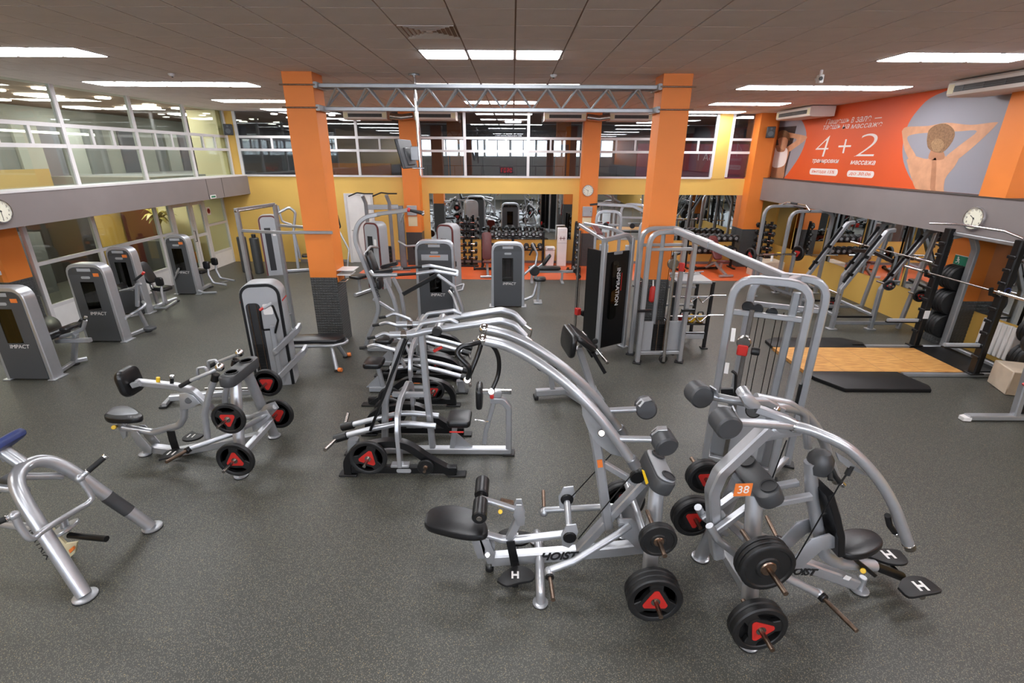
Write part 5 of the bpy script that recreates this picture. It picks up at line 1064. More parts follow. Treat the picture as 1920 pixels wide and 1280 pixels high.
for x in (-.06,.06): m.tube('guide_rod', 'old_steel', [Q(x,.03,.2),Q(x,.03,.75)], .008, n=6)
m.bar('guide_post', 'rack_grey', [Q(-.12,.1,.2),Q(-.12,.1,2.2)], .07, .06, up=X); m.bar('guide_post', 'steel', [Q(.06,-.08,.05),Q(.06,-.03,1.9)], .05, .05, up=X); m.cyl('pulley', 'steel', Q(.04,-.05,1.72), Q(.04,.0,1.72), .09); MB().cbox(Q(.2,.0,1.66),(.09,.06,.14)).obj('hand_strap', 'red', m.T); m.cyl('pulley', 'rubber', Q(.06,-.08,.08), Q(.06,-.02,.08), .07)
for x in (-.37,.37): m.bar('step_peg', 'black_steel', [Q(x-.1,-.06,.95),Q(x+.12,-.06,.95)], .05, .04); [MB().cbox(Q(x,yy,.012),(.14,.16,.024)).obj('foot', 'rubber', m.T) for yy in (0,.4)]
for x in (-.03,.0): m.tube('cable', 'black_steel', [Q(x,-.02,.7),Q(x+.03,-.02,1.95)], .005, n=6)
# ================================================================== dual cable column with black lettered panel
m = Mk('dual_cable_column', 'tall cable column with black panel lettered INSPIRATION left of the right orange pillar', 'gym machine', 1.54, 8.22, 32)
h = 2.02; w = .63
for x in (0,w): m.bar('front_post', 'silver', [V(x,0,.01),V(x,0,h)], .07, .09, up=Y); MB().cbox((x,0,.01),(.13,.16,.02)).obj('foot', 'silver', m.T)
m.bar('top_bar', 'silver', [V(-.05,-.02,h),V(w-.12,0,h+.06),V(w,0,h-.1)], .07, .07, .1, up=Y)
MB().box((.045,.0,.08),(w-.045,.04,h-.22)).obj('black_panel', 'black_steel', m.T, False)
MB().slab(rrect(.2,1.05,.08,4), V(.27,-.002,1.12), X, Z, .006).obj('panel_window', 'smoke_acrylic', m.T)
text('lettering', 'INSPIRATION', .115, (.36,-.008,1.18), -Z, X, 'white', m.T, .001); MB().box((.44,-.006,1.1),(.455,-.002,1.42)).obj('red_mark', 'red', m.T, False)
MB().slab(rrect(.2,.05,.02,3), V(.32,-.004,1.78), X, Z, .004).obj('badge', 'light_shroud', m.T)
bp = m.F.loc(V(1.27,9.35,0)); bp2 = bp+V(.62,.0,0)
for p in (bp,): m.bar('rear_post', 'silver', [V(p.x+.25,p.y-.4,.01),V(p.x+.25,p.y-.4,h)], .06, .08, up=Y); m.bar('cable_post', 'steel', [V(p.x,p.y,.02),V(p.x,p.y,h)], .045, .045, up=Y); MB().cbox((p.x,p.y,.01),(.16,.16,.02)).obj('foot', 'silver', m.T); m.bar('base_bar', 'silver', [V(p.x,p.y,.06),V(.0,0,.06)], .06, .06)
m.bar('top_arm', 'silver', [V(0,0,h),V(bp.x,bp.y,h+.1)], .07, .06); m.bar('top_arm', 'silver', [V(w,.0,h-.02),V(w-.1,.4,h+.1),V(bp.x+.1,bp.y,h+.12)], .06, .06, .1); m.bar('top_grip', 'maroon', [V(.1,.25,h+.06),V(bp.x+.15,bp.y-.2,h+.11)], .1, .03)
MB().box((.02,.1,.1),(.06,.45,h-.2)).obj('stack_cover', 'black_steel', m.T, False); MB().cbox((bp.x,bp.y-.06,.45),(.1,.1,.14)).obj('carriage', 'red', m.T)
for k in range(2): m.cyl('pulley', 'rubber', V(bp.x+.12,bp.y-.1-.02,.4+.0*k), V(bp.x+.12,bp.y-.06,.4), .06); m.cyl('pulley', 'rubber', V(-.06,.0,.25-.12*k), V(-.1,-.04,.25-.12*k), .05)
for x in (-.02,.02): m.tube('cable', 'black_steel', [V(bp.x+x,bp.y-.05,.5),V(bp.x+x,bp.y-.05,h)], .005, n=6)
# red jump ropes hung on the pillar
jr = thing('hanging_straps', 'red and black straps hanging on the side of the right pillar base', 'straps', (2.3,8.75,0))
for k in range(4): MB().tube(spline([V(0,-.1+.06*k,1.22),V(-.03,-.1+.06*k,.95),V(-.02,-.08+.06*k,.72+.04*k)]), .012, 6).obj('strap', 'ink' if k % 2 else 'red', jr)
MB().cyl((.04,-.12,1.22),(-.03,-.12,1.22),.014).obj('hook', 'steel', jr)
pg = thing('punch_pad', 'slim red strike pad hanging at the front of the right pillar', 'strike pad', (2.52,8.55,0)); MB().lathe(V(0,0,.86), Z, [(.02,0),(.055,.03),(.055,.25),(.03,.3)], 12).obj('pad', 'red', pg); MB().tube([V(0,0,1.14),V(0,.04,1.26)], .012).obj('loop', 'white', pg)
# ================================================================== preacher bench with curl bar
m = Mk('preacher_bench', 'preacher curl bench with black pad and silver base in front of the cable column', 'bench', .9, 6.5, 8)
m.bar('base_beam', 'silver', [V(-.55,0,.1),V(.35,0,.1)], .09, .1); m.bar('cross_foot', 'silver', [V(.1,-.33,.05),V(-.1,.0,.1)], .09, .08); m.bar('cross_foot', 'silver', [V(.35,-.3,.05),V(.35,.3,.05)], .08, .08); MB().cbox((-.55,0,.03),(.06,.14,.06)).obj('foot', 'rubber', m.T)
m.bar('post', 'silver', [V(.3,0,.1),V(.05,0,.78)], .1, .1, up=Y); m.bar('post', 'silver', [V(-.05,0,.1),V(-.12,0,.5)], .07, .07, up=Y)
m.cushion('arm_pad', 'black_pad', V(.08,0,.92), .62, .4, .09, Y, V(-.75,0,.6), .03); m.cushion('front_pad', 'black_pad', V(-.1,0,.88), .62, .34, .08, Y, V(.1,0,1), .03)
m.cushion('seat', 'black_pad', V(-.4,0,.52), .3, .32, .07, Y, V(-1,0,0), .03); m.bar('seat_post', 'silver', [V(-.36,0,.5),V(-.3,0,.1)], .07, .07, up=Y)
m.bar('bar_rest', 'black_steel', [V(.18,-.28,.8),V(.36,-.3,.5)], .05, .06, up=Y); m.bar('bar_rest', 'black_steel', [V(.18,.28,.8),V(.36,.3,.5)], .05, .06, up=Y)
t = thing('curl_bar', 'straight chrome curl bar resting on the preacher bench', 'barbell', m.world(V(.28,0,.78)), 8); MB().tube([V(0,-.6,0),V(0,.6,0)], .014).obj('shaft', 'chrome', t); [MB().cyl(V(0,k*.42,0),V(0,k*.6,0),.024).obj('sleeve', 'steel', t) for k in (-1,1)]
# ================================================================== accessory rack right of the pillar
m = Mk('accessory_rack', 'black and grey accessory rack with curl bars and kettlebells beside the right pillar', 'rack', 3.2, 8.85, 0)
for x in (-.32,.36):
    for y in (-.36,.36): m.bar('post', 'black_steel', [V(x,y,0),V(x,y,1.26)], .06, .05, up=Y); MB().cbox((x,y,.012),(.12,.12,.024)).obj('foot', 'rubber', m.T)
for z in (1.24,.98,.62,.3):
    for y in (-.36,.36): m.bar('rail', 'rack_grey', [V(-.32,y,z),V(.36,y,z)], .04, .04)
for z in (.46,): MB().cbox((.02,0,z),(.66,.7,.03)).obj('shelf', 'black_steel', m.T)
MB().cbox((.02,0,1.26),(.64,.72,.02)).obj('top_tray', 'silver_dark', m.T); MB().cbox((.02,-.37,.25),(.62,.02,.12)).obj('front_plate', 'silver', m.T)
for k, (x, c, lb) in enumerate(((.1,'yellow_bell','left yellow kettlebell on the accessory rack shelf'),(.26,'yellow_bell','right yellow kettlebell on the accessory rack shelf'),(-.06,'red','red kettlebell on the accessory rack shelf'))):
    t = thing('kettlebell', lb, 'kettlebell', m.world(V(x,-.24,.475)), 0, 'kettlebells on the accessory rack'); MB().lathe(V(0,0,0), Z, [(.045,0),(.07,.03),(.078,.075),(.06,.125),(.02,.145)], 16).obj('bell', c, t); MB().tube([V(-.05,0,.11),V(-.045,0,.19),V(.045,0,.19),V(.05,0,.11)], .013, 8, .03).obj('handle', 'black_steel', t)
for k, (y, z) in enumerate(((-.4,1.0),(-.42,.64))):
    t = thing('curl_bar', ('upper','lower')[k]+' wavy chrome curl bar hooked on the accessory rack', 'barbell', m.world(V(.1,y,z)), 0, 'curl bars on the accessory rack'); MB().tube([V(-.45,0,0),V(-.2,0,0),V(-.1,0,-.1),V(.0,0,.0),V(.1,0,-.12),V(.22,0,.02),V(.5,0,.02)], .013, 8, .04).obj('shaft', 'chrome', t); MB().cyl(V(-.46,0,0),V(-.36,0,0),.022).obj('sleeve', 'steel', t)
t = thing('curl_bar', 'zigzag chrome bar lying on top of the accessory rack', 'barbell', m.world(V(.05,.1,1.3)), 20); MB().tube([V(-.4,0,0),V(-.15,0,0),V(-.05,.06,0),V(.08,-.04,0),V(.2,.06,0),V(.4,.05,0)], .013, 8, .03).obj('shaft', 'chrome', t)
# ================================================================== lifting platform and power rack
pf = Mk('lifting_platform', 'wooden lifting platform with dark rubber side mats on the right', 'platform', 4.8, 6.7, 0)
MB().box((0,.65,0),(2.6,1.72,.055)).obj('wood_deck', 'platform_wood', pf.T, False)
for k in range(1,4): MB().box((0+.65*k-.002,.65,.055),(.65*k+.002,1.72,.0558)).obj('deck_joint', 'old_steel', pf.T, False)
MB().slab([(.0,.64),(.02,.42),(.25,.0),(1.55,.0),(1.62,.12),(1.5,.64)], (0,0,0), X, Y, .06, .012).obj('rubber_mat', 'rubber', pf.T)
MB().slab([(.02,1.74),(1.75,1.74),(1.85,2.0),(1.6,2.25),(.3,2.25),(.05,2.1)], (0,0,0), X, Y, .06, .012).obj('rubber_mat', 'rubber', pf.T)
MB().slab([(.0,.63),(.02,.41),(.25,-.01),(1.55,-.01),(1.63,.12)], (0,0,0), X, Y, .045).obj('mat_edge', 'black_steel', pf.T)
MB().slab([(2.6,.7),(3.4,.7),(3.4,1.85),(2.6,1.85)], (0,0,0), X, Y, .045).obj('rubber_mat', 'rubber', pf.T)
m = Mk('power_rack', 'black power rack with chrome pull-up bar standing on the wooden platform', 'rack', 7.5, 7.93, 0)
for k, y in enumerate((-.64,.62)):
    m.bar('upright', 'black_steel', [V(0,y,.06),V(0,y,2.2)], .11, .13, up=Y); MB().cbox((0,y,.07),(.22,.16,.025)).obj('foot_plate', 'black_steel', m.T)
    m.bar('base_rail', 'silver', [V(-1.15,y,.03),V(.6,y,.03)], .07, .06)
    m.bar('rear_post', 'rack_grey', [V(.55,y,.02),V(.55,y,1.85),V(.4,y,2.12),V(.0,y,2.05)], .07, .12, .2, up=Y)
    m.bar('safety_arm', 'light_shroud', [V(-.02,y,.55),V(-.62,y,.55)], .06, .05); m.bar('safety_edge', 'black_steel', [V(-.02,y,.515),V(-.64,y,.515)], .065, .02)
    m.bar('bar_hook', 'black_steel', [V(-.05,y,1.36),V(-.18,y,1.38),V(-.2,y,1.48)], .05, .04, up=Y)
    for i in range(9): MB().cbox((-.065,y,.35+.2*i),(.03,.13,.05)).obj('peg_plate', 'black_steel', m.T)
    for z in (1.3,.85,.4): m.tube('plate_peg', 'steel', [V(.55,y+(.0),z),V(.55,y+(.36 if y > 0 else -.36),z)], .02)
m.tube('pull_up_bar', 'chrome', [V(-.1,-.75,2.24),V(-.1,-.45,2.3),V(-.1,.4,2.3),V(-.1,.95,2.24)], .02, .1); m.bar('top_beam', 'rack_grey', [V(.05,-.64,2.12),V(.05,.62,2.12)], .06, .06); m.bar('rear_beam', 'rack_grey', [V(.55,-.64,.1),V(.55,.62,.1)], .06, .06)
MB().box((-.05,.555,.6),(.05,.553,.75)).obj('label_strip', 'white', m.T, False); MB().lathe(V(0,-.703,1.45), -Y, [(.05,0),(.05,.004),(.035,.004),(.035,0)], 18).obj('blue_badge', 'blue_pad', m.T)
for k, z in enumerate((1.3,.85,.4)):
    for q in range(4): weight_plate(m.world(V(.55,.7+.07*q,z)), (0,1,0), .225, .065, ('first','second','third','fourth')[q]+' bumper plate of the '+('top','middle','bottom')[k]+' far stack on the power rack', 'plain', 'bumper plates on the power rack')
    for q in range(3): weight_plate(m.world(V(.55,-.72-.07*q,z)), (0,-1,0), .22, .065, ('inner','middle','outer')[q]+' bumper plate of the '+('top','middle','bottom')[k]+' near stack on the power rack', 'plain', 'bumper plates on the power rack')
def barbell(x, y, z, deg, L, label, ball=None):
    t = thing('barbell', label, 'barbell', (x,y,z), deg); MB().tube([V(-L*.32,0,0),V(L*.32,0,0)], .014, 10).obj('shaft', 'steel', t)
    for k in (-1,1): MB().cyl(V(k*L*.32,0,0),V(k*L*.5,0,0),.025).obj('sleeve', 'chrome', t); MB().cyl(V(k*L*.315,0,0),V(k*L*.33,0,0),.04).obj('collar', 'steel', t)
    return t
barbell(7.32, 7.9, 1.44, 90, 2.3, 'long steel barbell racked on the black power rack')
ex = thing('running_man_sign', 'green running man exit sign on orange pillar by the right mirror', 'sign', (8.095,8.78,1.6)); MB().box((-.006,-.17,-.08),(0,.17,.08)).obj('sign_board', 'green_sign', ex, False); MB().box((-.008,-.17,-.09),(-.0,.17,-.08)).box((-.008,-.17,.08),(0,.17,.09)).obj('white_border', 'white', ex, False)
sg = MB().lathe(V(-.007,.09,.045), -X, [(.016,0),(.016,.003)], 10)
sg.obj('figure_head', 'white', ex); MB().bar([V(-.008,.085,.03),V(-.008,.075,-.01)], .004, .025, up=Y).bar([V(-.008,.078,-.01),V(-.008,.05,-.03),V(-.008,.055,-.06)], .004, .014, up=Y).bar([V(-.008,.076,-.01),V(-.008,.1,-.04),V(-.008,.125,-.045)], .004, .014, up=Y).bar([V(-.008,.082,.02),V(-.008,.05,.005)], .004, .012, up=Y).bar([V(-.008,.084,.022),V(-.008,.11,.0)], .004, .012, up=Y).obj('running_figure', 'white', ex, False)
MB().bar([V(-.008,.02,0),V(-.008,-.12,0)], .004, .02, up=Y).obj('arrow', 'white', ex, False)
rd = thing('radiator', 'white ribbed radiator on the right wall behind the plate racks', 'radiator', (8.4,7.9,0))
for k in range(9): MB().cbox((0,-.36+.09*k,.4),(.08,.08,.58)).obj('rib', 'white', rd)
MB().tube([V(0,-.45,.15),V(0,.45,.15)],.02).obj('pipe', 'white', rd); [MB().cbox((0,k*.3,.06),(.04,.03,.12)).obj('leg', 'white', rd) for k in (-1,1)]
bx = thing('plyo_box', 'pale wooden jump box beside the platform at the right edge', 'box', (7.85,6.75,0), -18); MB().cbox((0,0,.19),(.75,.5,.38)).obj('box_body', 'wood_box', bx); MB().box((-.07,-.252,.26),(.07,-.249,.3)).obj('hand_slot', 'ink', bx, False)
# ================================================================== incline / squat station with slanted uprights
m = Mk('slanted_squat_rack', 'silver rack with two slanted uprights and a loaded bar before the right mirror', 'rack', 7.0, 9.62, 0)
for k, x in enumerate((-.38,.42)):
    for y in (0,1.2):
        m.bar('upright', 'rack_grey', [V(x,y,.01),V(x,y,.85),V(x+.62,y,2.0),V(x+.75,y,2.02)], .075, .09, .06, up=Y)
        m.bar('rack_strip', 'black_steel', [V(x+.02,y-.0,.98),V(x+.52,y,1.92)], .085, .03, up=Y); MB().cbox((x,y,.012),(.18,.14,.024)).obj('foot', 'silver', m.T)
        for z in (0.2,.55): m.bar('bar_catch', 'black_steel', [V(x+z*.62,y-.05,.95+z*1.0),V(x+z*.62-.1,y-.05,.98+z)], .04, .06)
    m.bar('side_rail', 'rack_grey', [V(x,0,.3),V(x,1.2,.3)], .06, .06)
for y in (0,1.2): m.bar('base_rail', 'rack_grey', [V(-.38,y,.14),V(1.0,y,.14)], .06, .07); m.bar('mid_rail', 'black_steel', [V(-.38,y,.27),V(.42,y,.27)], .05, .04); m.bar('rear_post', 'rack_grey', [V(1.0,y,.02),V(1.2,y,2.0)], .07, .08, up=Y)
m.tube('spotter_bar', 'chrome', [V(-.4,-.05,.75),V(-.4,1.25,.75)], .018); m.bar('back_bar', 'black_steel', [V(.5,0,1.42),V(.5,.6,1.5),V(.5,1.2,1.42)], .05, .08)
m.tube('plate_peg', 'steel', [V(.3,.0,1.02),V(.3,-.45,1.02)], .02); m.tube('plate_peg', 'steel', [V(1.0,0,.8),V(1.0,-.4,.8)], .02)
barbell(7.6, 9.95, 1.56, 90, 2.3, 'steel barbell racked on the slanted rack before the right mirror')
for k, (x, y, z, r) in enumerate(((5.93,12.14,1.04,.19),(7.25,12.49,1.04,.19),(7.3,9.3,1.02,.1),(7.4,11.0,.165,.16),(8.0,9.35,.8,.12))):
    weight_plate((x,y,z), (-.26,-.97,0) if k > 1 else ((-.966,-.259,0) if k == 0 else (.966,.259,0)), r, .06, ('red-centred plate on the low bar left of the slanted rack','second red-centred plate on the low bar left of the slanted rack','small plate on the slanted rack front peg','red-centred plate near the floor inside the slanted rack','small plate on the rear peg of the slanted rack')[k], 'tri', 'plates on the slanted rack')
t = barbell(6.62, 12.32, 1.04, 15, 1.8, 'low racked barbell between the arched rack and the slanted rack')
m = Mk('flat_press_bench', 'silver bench press stand between the arched rack and slanted rack', 'bench', 6.75, 11.95, 15)
for x in (-.5,.5): m.bar('post', 'rack_grey', [V(x,.35,.02),V(x,.35,1.0)], .07, .08, up=Y); MB().cbox((x,.35,.012),(.14,.14,.024)).obj('foot', 'silver', m.T)
m.bar('cross_bar', 'rack_grey', [V(-.5,.35,.35),V(.5,.35,.35)], .06, .06); m.bar('base_beam', 'rack_grey', [V(0,.35,.2),V(0,-.7,.2)], .07, .07); m.bar('front_leg', 'rack_grey', [V(0,-.7,.2),V(0,-.7,.02)], .07, .07, up=X); MB().slab(rrect(.28,1.1,.06,4), V(0,-.25,.4), X, Y, .07, .025).obj('bench_pad', 'black_pad', m.T); m.bar('pad_post', 'rack_grey', [V(0,-.3,.2),V(0,-.3,.42)], .06, .06, up=X)
# arched rack near the corner
m = Mk('arched_rack', 'tall silver rack with two rounded arches near the right back corner', 'rack', 7.4, 13.2, 0)
for y in (-.7,.62): m.bar('arch_frame', 'rack_grey', [V(-.5,y,.01),V(-.5,y,2.08),V(.55,y,2.08),V(.55,y,.01)], .07, .09, .25, up=Y)
for x in (-.5,.55):
    m.bar('side_rail', 'rack_grey', [V(x,-.7,.12),V(x,.62,.12)], .07, .07)
    for y in (-.66,.58): m.bar('hole_strip', 'black_steel', [V(x+.04,y+.04,.4),V(x+.04,y+.04,1.8)], .02, .05, up=Y)
for y in (-.7,.62):
    for x in (-.5,.55): MB().cbox((x,y,.012),(.16,.14,.024)).obj('foot', 'silver', m.T)
m.tube('pull_up_bar', 'chrome', [V(-.1,-.8,2.1),V(-.05,-.5,2.2),V(-.05,.4,2.2),V(-.1,.75,2.1)], .02, .1); m.tube('grip', 'grip', [V(-.05,-.1,2.2),V(-.05,.2,2.2)], .028); m.cyl('spring_pin', 'yellow_knob', V(-.56,-.7,1.05), V(-.66,-.7,1.05), .012)
barbell(7.35, 12.5, 1.0, 0, 1.9, 'steel barbell resting low across the arched rack')
b2 = thing('storage_box', 'pale wooden plyo box under the arched rack by the corner', 'box', (7.55,14.5,0)); MB().cbox((0,0,.23),(.8,.6,.46)).obj('box_body', 'wood_box', b2); MB().box((-.4,-.302,.22),(.4,-.3,.235)).obj('box_seam', 'old_steel', b2, False)
t = thing('spray_bottle', 'small white spray bottle standing on the corner plyo box', 'bottle', (7.65,14.4,.46)); MB().lathe(V(0,0,0), Z, [(.035,0),(.035,.14),(.015,.18),(.015,.2)], 12).obj('bottle', 'white', t); MB().cbox((0,-.02,.22),(.03,.08,.03)).obj('trigger', 'red', t)
# bottom right machine, cut off by the frame
m = Mk('cable_row_stand', 'silver machine stand with black plate at the right frame edge', 'gym machine', 6.75, 5.87, 0)
m.bar('base_rail', 'silver', [V(-.58,0,.05),V(.9,0,.05)], .1, .07); MB().slab([(-.66,-.05),(-.56,-.06),(-.56,.06),(-.66,.03)], V(0,0,.01), X, Y, .05).obj('rail_cap', 'white', m.T); m.bar('post', 'silver', [V(.06,0,.08),V(.0,0,.75),V(-.05,0,1.65)], .08, .09, up=Y); MB().cbox((.45,.05,.42),(.6,.06,.7)).obj('black_panel', 'black_steel', m.T); m.bar('lever', 'red', [V(-.05,-.06,.55),V(.15,-.08,.72)], .06, .04); MB().cbox((.8,0,.012),(.12,.4,.024)).obj('foot', 'rubber', m.T)
m.tube('plate_peg', 'chrome', [V(.0,0,1.22),V(-.02,-.4,1.22)], .024)
for k, z in enumerate((1.55,1.18)): weight_plate((7.35,6.4,z-.25*k), (-.6,-1,0), .2-.02*(1-k), .12, ('upper','lower')[k]+' black plate on the stand at the right frame edge', 'plain', 'plates at the right frame edge')
# ================================================================== back of the hall: dumbbells, benches, cable station
dbm = {}
def dumbbell(x, y, z, deg, s, label, group):
    key = round(s,2)
    if key not in dbm:
        r, L = .062*s, .08*s; out = MB(); 
        dbm[key] = [MB().lathe(V(-.06-L,0,0), X, [(r*.75,0),(r,L*.25),(r,L*.8),(r*.6,L)], 12), MB().lathe(V(.06,0,0), X, [(r*.6,0),(r,L*.2),(r,L*.75),(r*.75,L)], 12), MB().tube([V(-.065,0,0),V(.065,0,0)], .015, 8), MB().lathe(V(-.06-L-.002,0,0), X, [(r*.45,0),(r*.45,.003)], 10), MB().lathe(V(.06+L-.001,0,0), X, [(r*.45,0),(r*.45,.003)], 10)]
        dbm[key] = [b.obj(n, mt) for b, n, mt in zip(dbm[key], ('head','head','handle','end_cap','end_cap'), ('rubber','rubber','chrome','rack_grey','rack_grey'))]
        T = thing('dumbbell', label, 'dumbbell', (x,y,z), deg, group)
        for o in dbm[key]: o.parent = T
        dbm[key] = T; return T
    T = copy_tree(dbm[key], label=label, group=group); T.location = (x,y,z); T.rotation_euler = (0,0,math.radians(deg)); return T
ORD = ['first','second','third','fourth','fifth','sixth','seventh','eighth','ninth','tenth','eleventh','twelfth']
def db_rack(x0, x1, y, tiers, n, nm, label, s=1.35):
    m = Mk('dumbbell_rack', label, 'rack', (x0+x1)/2, y, 0); w = (x1-x0)/2
    for x in (-w,0,w) if w > .8 else (-w,w): m.bar('post', 'black_steel', [V(x,.12,.0),V(x,.16,tiers[0]+.05)], .06, .08, up=X); MB().cbox((x,.05,.02),(.08,.5,.04)).obj('foot', 'black_steel', m.T)
    for i, z in enumerate(tiers):
        m.bar('shelf_rail', 'black_steel', [V(-w,-.12,z-.1),V(w,-.12,z-.1)], .05, .04); m.bar('shelf_rail', 'black_steel', [V(-w,.1,z-.06),V(w,.1,z-.06)], .05, .04)
        for x in (-w,w): m.bar('shelf_end', 'black_steel', [V(x,-.14,z-.11),V(x,.14,z-.05)], .03, .06)
        for k in range(n):
            xx = x0+(x1-x0)*(k+.5)/n; dumbbell(xx, y-.01, z, 90, s, f'{ORD[k]} dumbbell from the left on the {("top","bottom","third")[i]} tier of the {nm}', f'dumbbells on the {nm}')
db_rack(-.95, .98, 15.55, (1.05,.66), 9, 'long back rack', 'black two-tier dumbbell rack under the central back mirror')
db_rack(5.55, 7.0, 15.5, (.98,.6), 8, 'right back rack', 'black two-tier dumbbell rack under the right back mirror', 1.75)
def db_tree(x, y, deg, label, nm, rows=6):
    m = Mk('dumbbell_tree', label, 'rack', x, y, deg)
    m.bar('post', 'black_steel', [V(-.12,.1,0),V(-.12,.05,1.5)], .07, .07, up=X); m.bar('post', 'black_steel', [V(.12,.1,0),V(.12,.05,1.5)], .07, .07, up=X); m.bar('base_bar', 'black_steel', [V(-.35,-.1,.03),V(.35,-.1,.03)], .08, .06); m.bar('base_bar', 'black_steel', [V(-.3,.25,.03),V(.3,.25,.03)], .08, .06); m.bar('base_bar', 'black_steel', [V(0,-.1,.03),V(0,.25,.03)], .08, .06)
    for r in range(rows):
        z = .26+.22*r; m.bar('arm', 'black_steel', [V(-.3,-.02,z-.05),V(.3,-.02,z-.05)], .05, .03)
        for k, xx in enumerate((-.17,.17)):
            q = m.world(V(xx,-.02,z+.02)); dumbbell(q.x, q.y, q.z, deg, 1.05, f'{("left","right")[k]} dumbbell, {ORD[r]} row from the floor, on the {nm}', f'dumbbells on the {nm}')
db_tree(-1.42, 15.6, 0, 'upright black dumbbell tree left of the long back rack', 'dumbbell tree by the back mirror')
db_tree(7.75, 15.25, -60, 'upright black dumbbell tree in the right back corner', 'corner dumbbell tree')
db_tree(1.95, 14.9, 80, 'upright black dumbbell tree beside the right back pillar', 'dumbbell tree by the back pillar')
m = Mk('waste_bin', 'white swing-top waste bin standing under the central back mirror', 'bin', 1.2, 15.75, 0)
MB().hexa([(-.12,-.1,0),(.12,-.1,0),(.12,.1,0),(-.12,.1,0),(-.15,-.13,.5),(.15,-.13,.5),(.15,.13,.5),(-.15,.13,.5)]).obj('bin_body', 'white', m.T, False); MB().slab(rrect(.32,.28,.04,3), V(0,0,.5), X, Y, .12, .04).obj('bin_lid', 'white', m.T); MB().box((-.09,-.143,.53),(.09,-.14,.59)).obj('lid_flap', 'light_shroud', m.T, False)
m = Mk('white_cabinet', 'narrow white cabinet with dumbbell symbol beside the bin', 'cabinet', 1.58, 15.8, 0)
MB().cbox((0,0,.6),(.3,.26,1.2)).obj('cabinet_body', 'white', m.T); MB().box((-.09,-.135,.88),(.09,-.131,.9)).box((-.06,-.135,.83),(-.045,-.131,.95)).box((.045,-.135,.83),(.06,-.131,.95)).obj('symbol', 'maroon', m.T, False); MB().box((-.15,-.133,.74),(.15,-.131,.745)).obj('door_gap', 'ink', m.T, False)
def adj_bench(x, y, deg, label, col='black_pad', up=1.2):
    m = Mk('adjustable_bench', label, 'bench', x, y, deg)
    m.bar('rear_bar', 'black_steel', [V(-.55,-.34,.05),V(-.55,.34,.05)], .07, .06); m.bar('front_bar', 'silver', [V(.55,-.22,.05),V(.55,.22,.05)], .07, .06); m.bar('spine', 'silver', [V(-.55,0,.07),V(-.1,0,.3),V(.55,0,.07)], .07, .07, up=Y)
    [m.cyl('wheel', 'rubber', V(-.55,k*.34,.06), V(-.55,k*.4,.06), .06) for k in (-1,1)]
    d = V(-math.cos(up),0,math.sin(up)); m.cushion('backrest', col, V(.05,0,.42)+d*.42, .28, .8, .07, Y, d, .025); m.cushion('seat', col, V(.3,0,.43), .28, .36, .07, Y, V(-1,0,-.15), .025); m.bar('ladder', 'steel', [V(-.45,0,.12), V(.05,0,.42)+d*.35+V(-.04,0,0)], .09, .03, up=Y); m.bar('seat_post', 'silver', [V(.2,0,.15),V(.25,0,.4)], .06, .06, up=Y)
adj_bench(-.75, 14.5, -85, 'adjustable bench raised upright with maroon back on the orange floor', 'maroon', 1.35)
adj_bench(6.2, 14.75, -80, 'adjustable bench with raised maroon back on the orange floor near the right rack', 'maroon', .9)
adj_bench(4.6, 15.0, 200, 'adjustable bench lying low beside the right back dumbbell rack', 'black_pad', .2)
m = Mk('flat_bench', 'long flat black bench with roller pads at the edge of the orange floor', 'bench', 1.0, 13.55, 0)
MB().slab(rrect(.9,.3,.08,4), V(-.1,0,.36), X, Y, .08, .03).obj('bench_pad', 'black_pad', m.T); m.bar('spine', 'silver', [V(-.5,0,.3),V(.75,0,.3)], .07, .07); [m.bar('leg', 'silver', [V(x,0,.3),V(x,0,.03)], .06, .06, up=Y) for x in (-.45,.4)]; [MB().cbox((x,0,.02),(.08,.5,.04)).obj('foot', 'silver', m.T) for x in (-.45,.4)]; m.cyl('roller_pad', 'black_pad', V(.75,-.2,.36), V(.75,.2,.36), .07); m.cyl('roller_pad', 'black_pad', V(.85,-.2,.2), V(.85,.2,.2), .06); m.bar('roller_post', 'silver', [V(.75,0,.36),V(.85,0,.2)], .04, .04)
m = Mk('multi_cable_station', 'silver multi-arch cable station behind the dual cable column at the back', 'gym machine', 3.0, 13.4, -10)
for x0, x1, y, h in ((-.75,-.1,0,1.95),(-.1,.55,.5,2.1),(.4,1.0,-.2,1.75)): arch(MB(), x0, x1, y, h, .07, .09, .22).obj('arch_frame', 'silver', m.T); m.bar('cross_bar', 'silver', [V(x0,y,h-.35),V(x1,y,h-.35)], .05, .05)
m.bar('bridge_beam', 'silver', [V(-.75,.1,2.12),V(.2,.2,2.08),V(1.1,-.2,1.7)], .08, .08); m.bar('top_handle', 'black_steel', [V(-.95,.1,2.1),V(-.7,.1,2.13)], .06, .05)
for x in (-.5,.2): MB().cbox((x,.1,.55),(.25,.2,1.0)).obj('stack_shroud', 'light_shroud', m.T); m.cyl('pulley', 'black_steel', V(x,-.1,1.6), V(x,-.05,1.6), .07)
MB().cbox((.7,-.25,.9),(.1,.08,.16)).obj('hand_strap', 'red', m.T)
for x,y in ((-.75,0),(-.1,0),(-.1,.5),(.55,.5),(.4,-.2),(1.0,-.2)): MB().cbox((x,y,.012),(.14,.14,.024)).obj('foot', 'rubber', m.T)
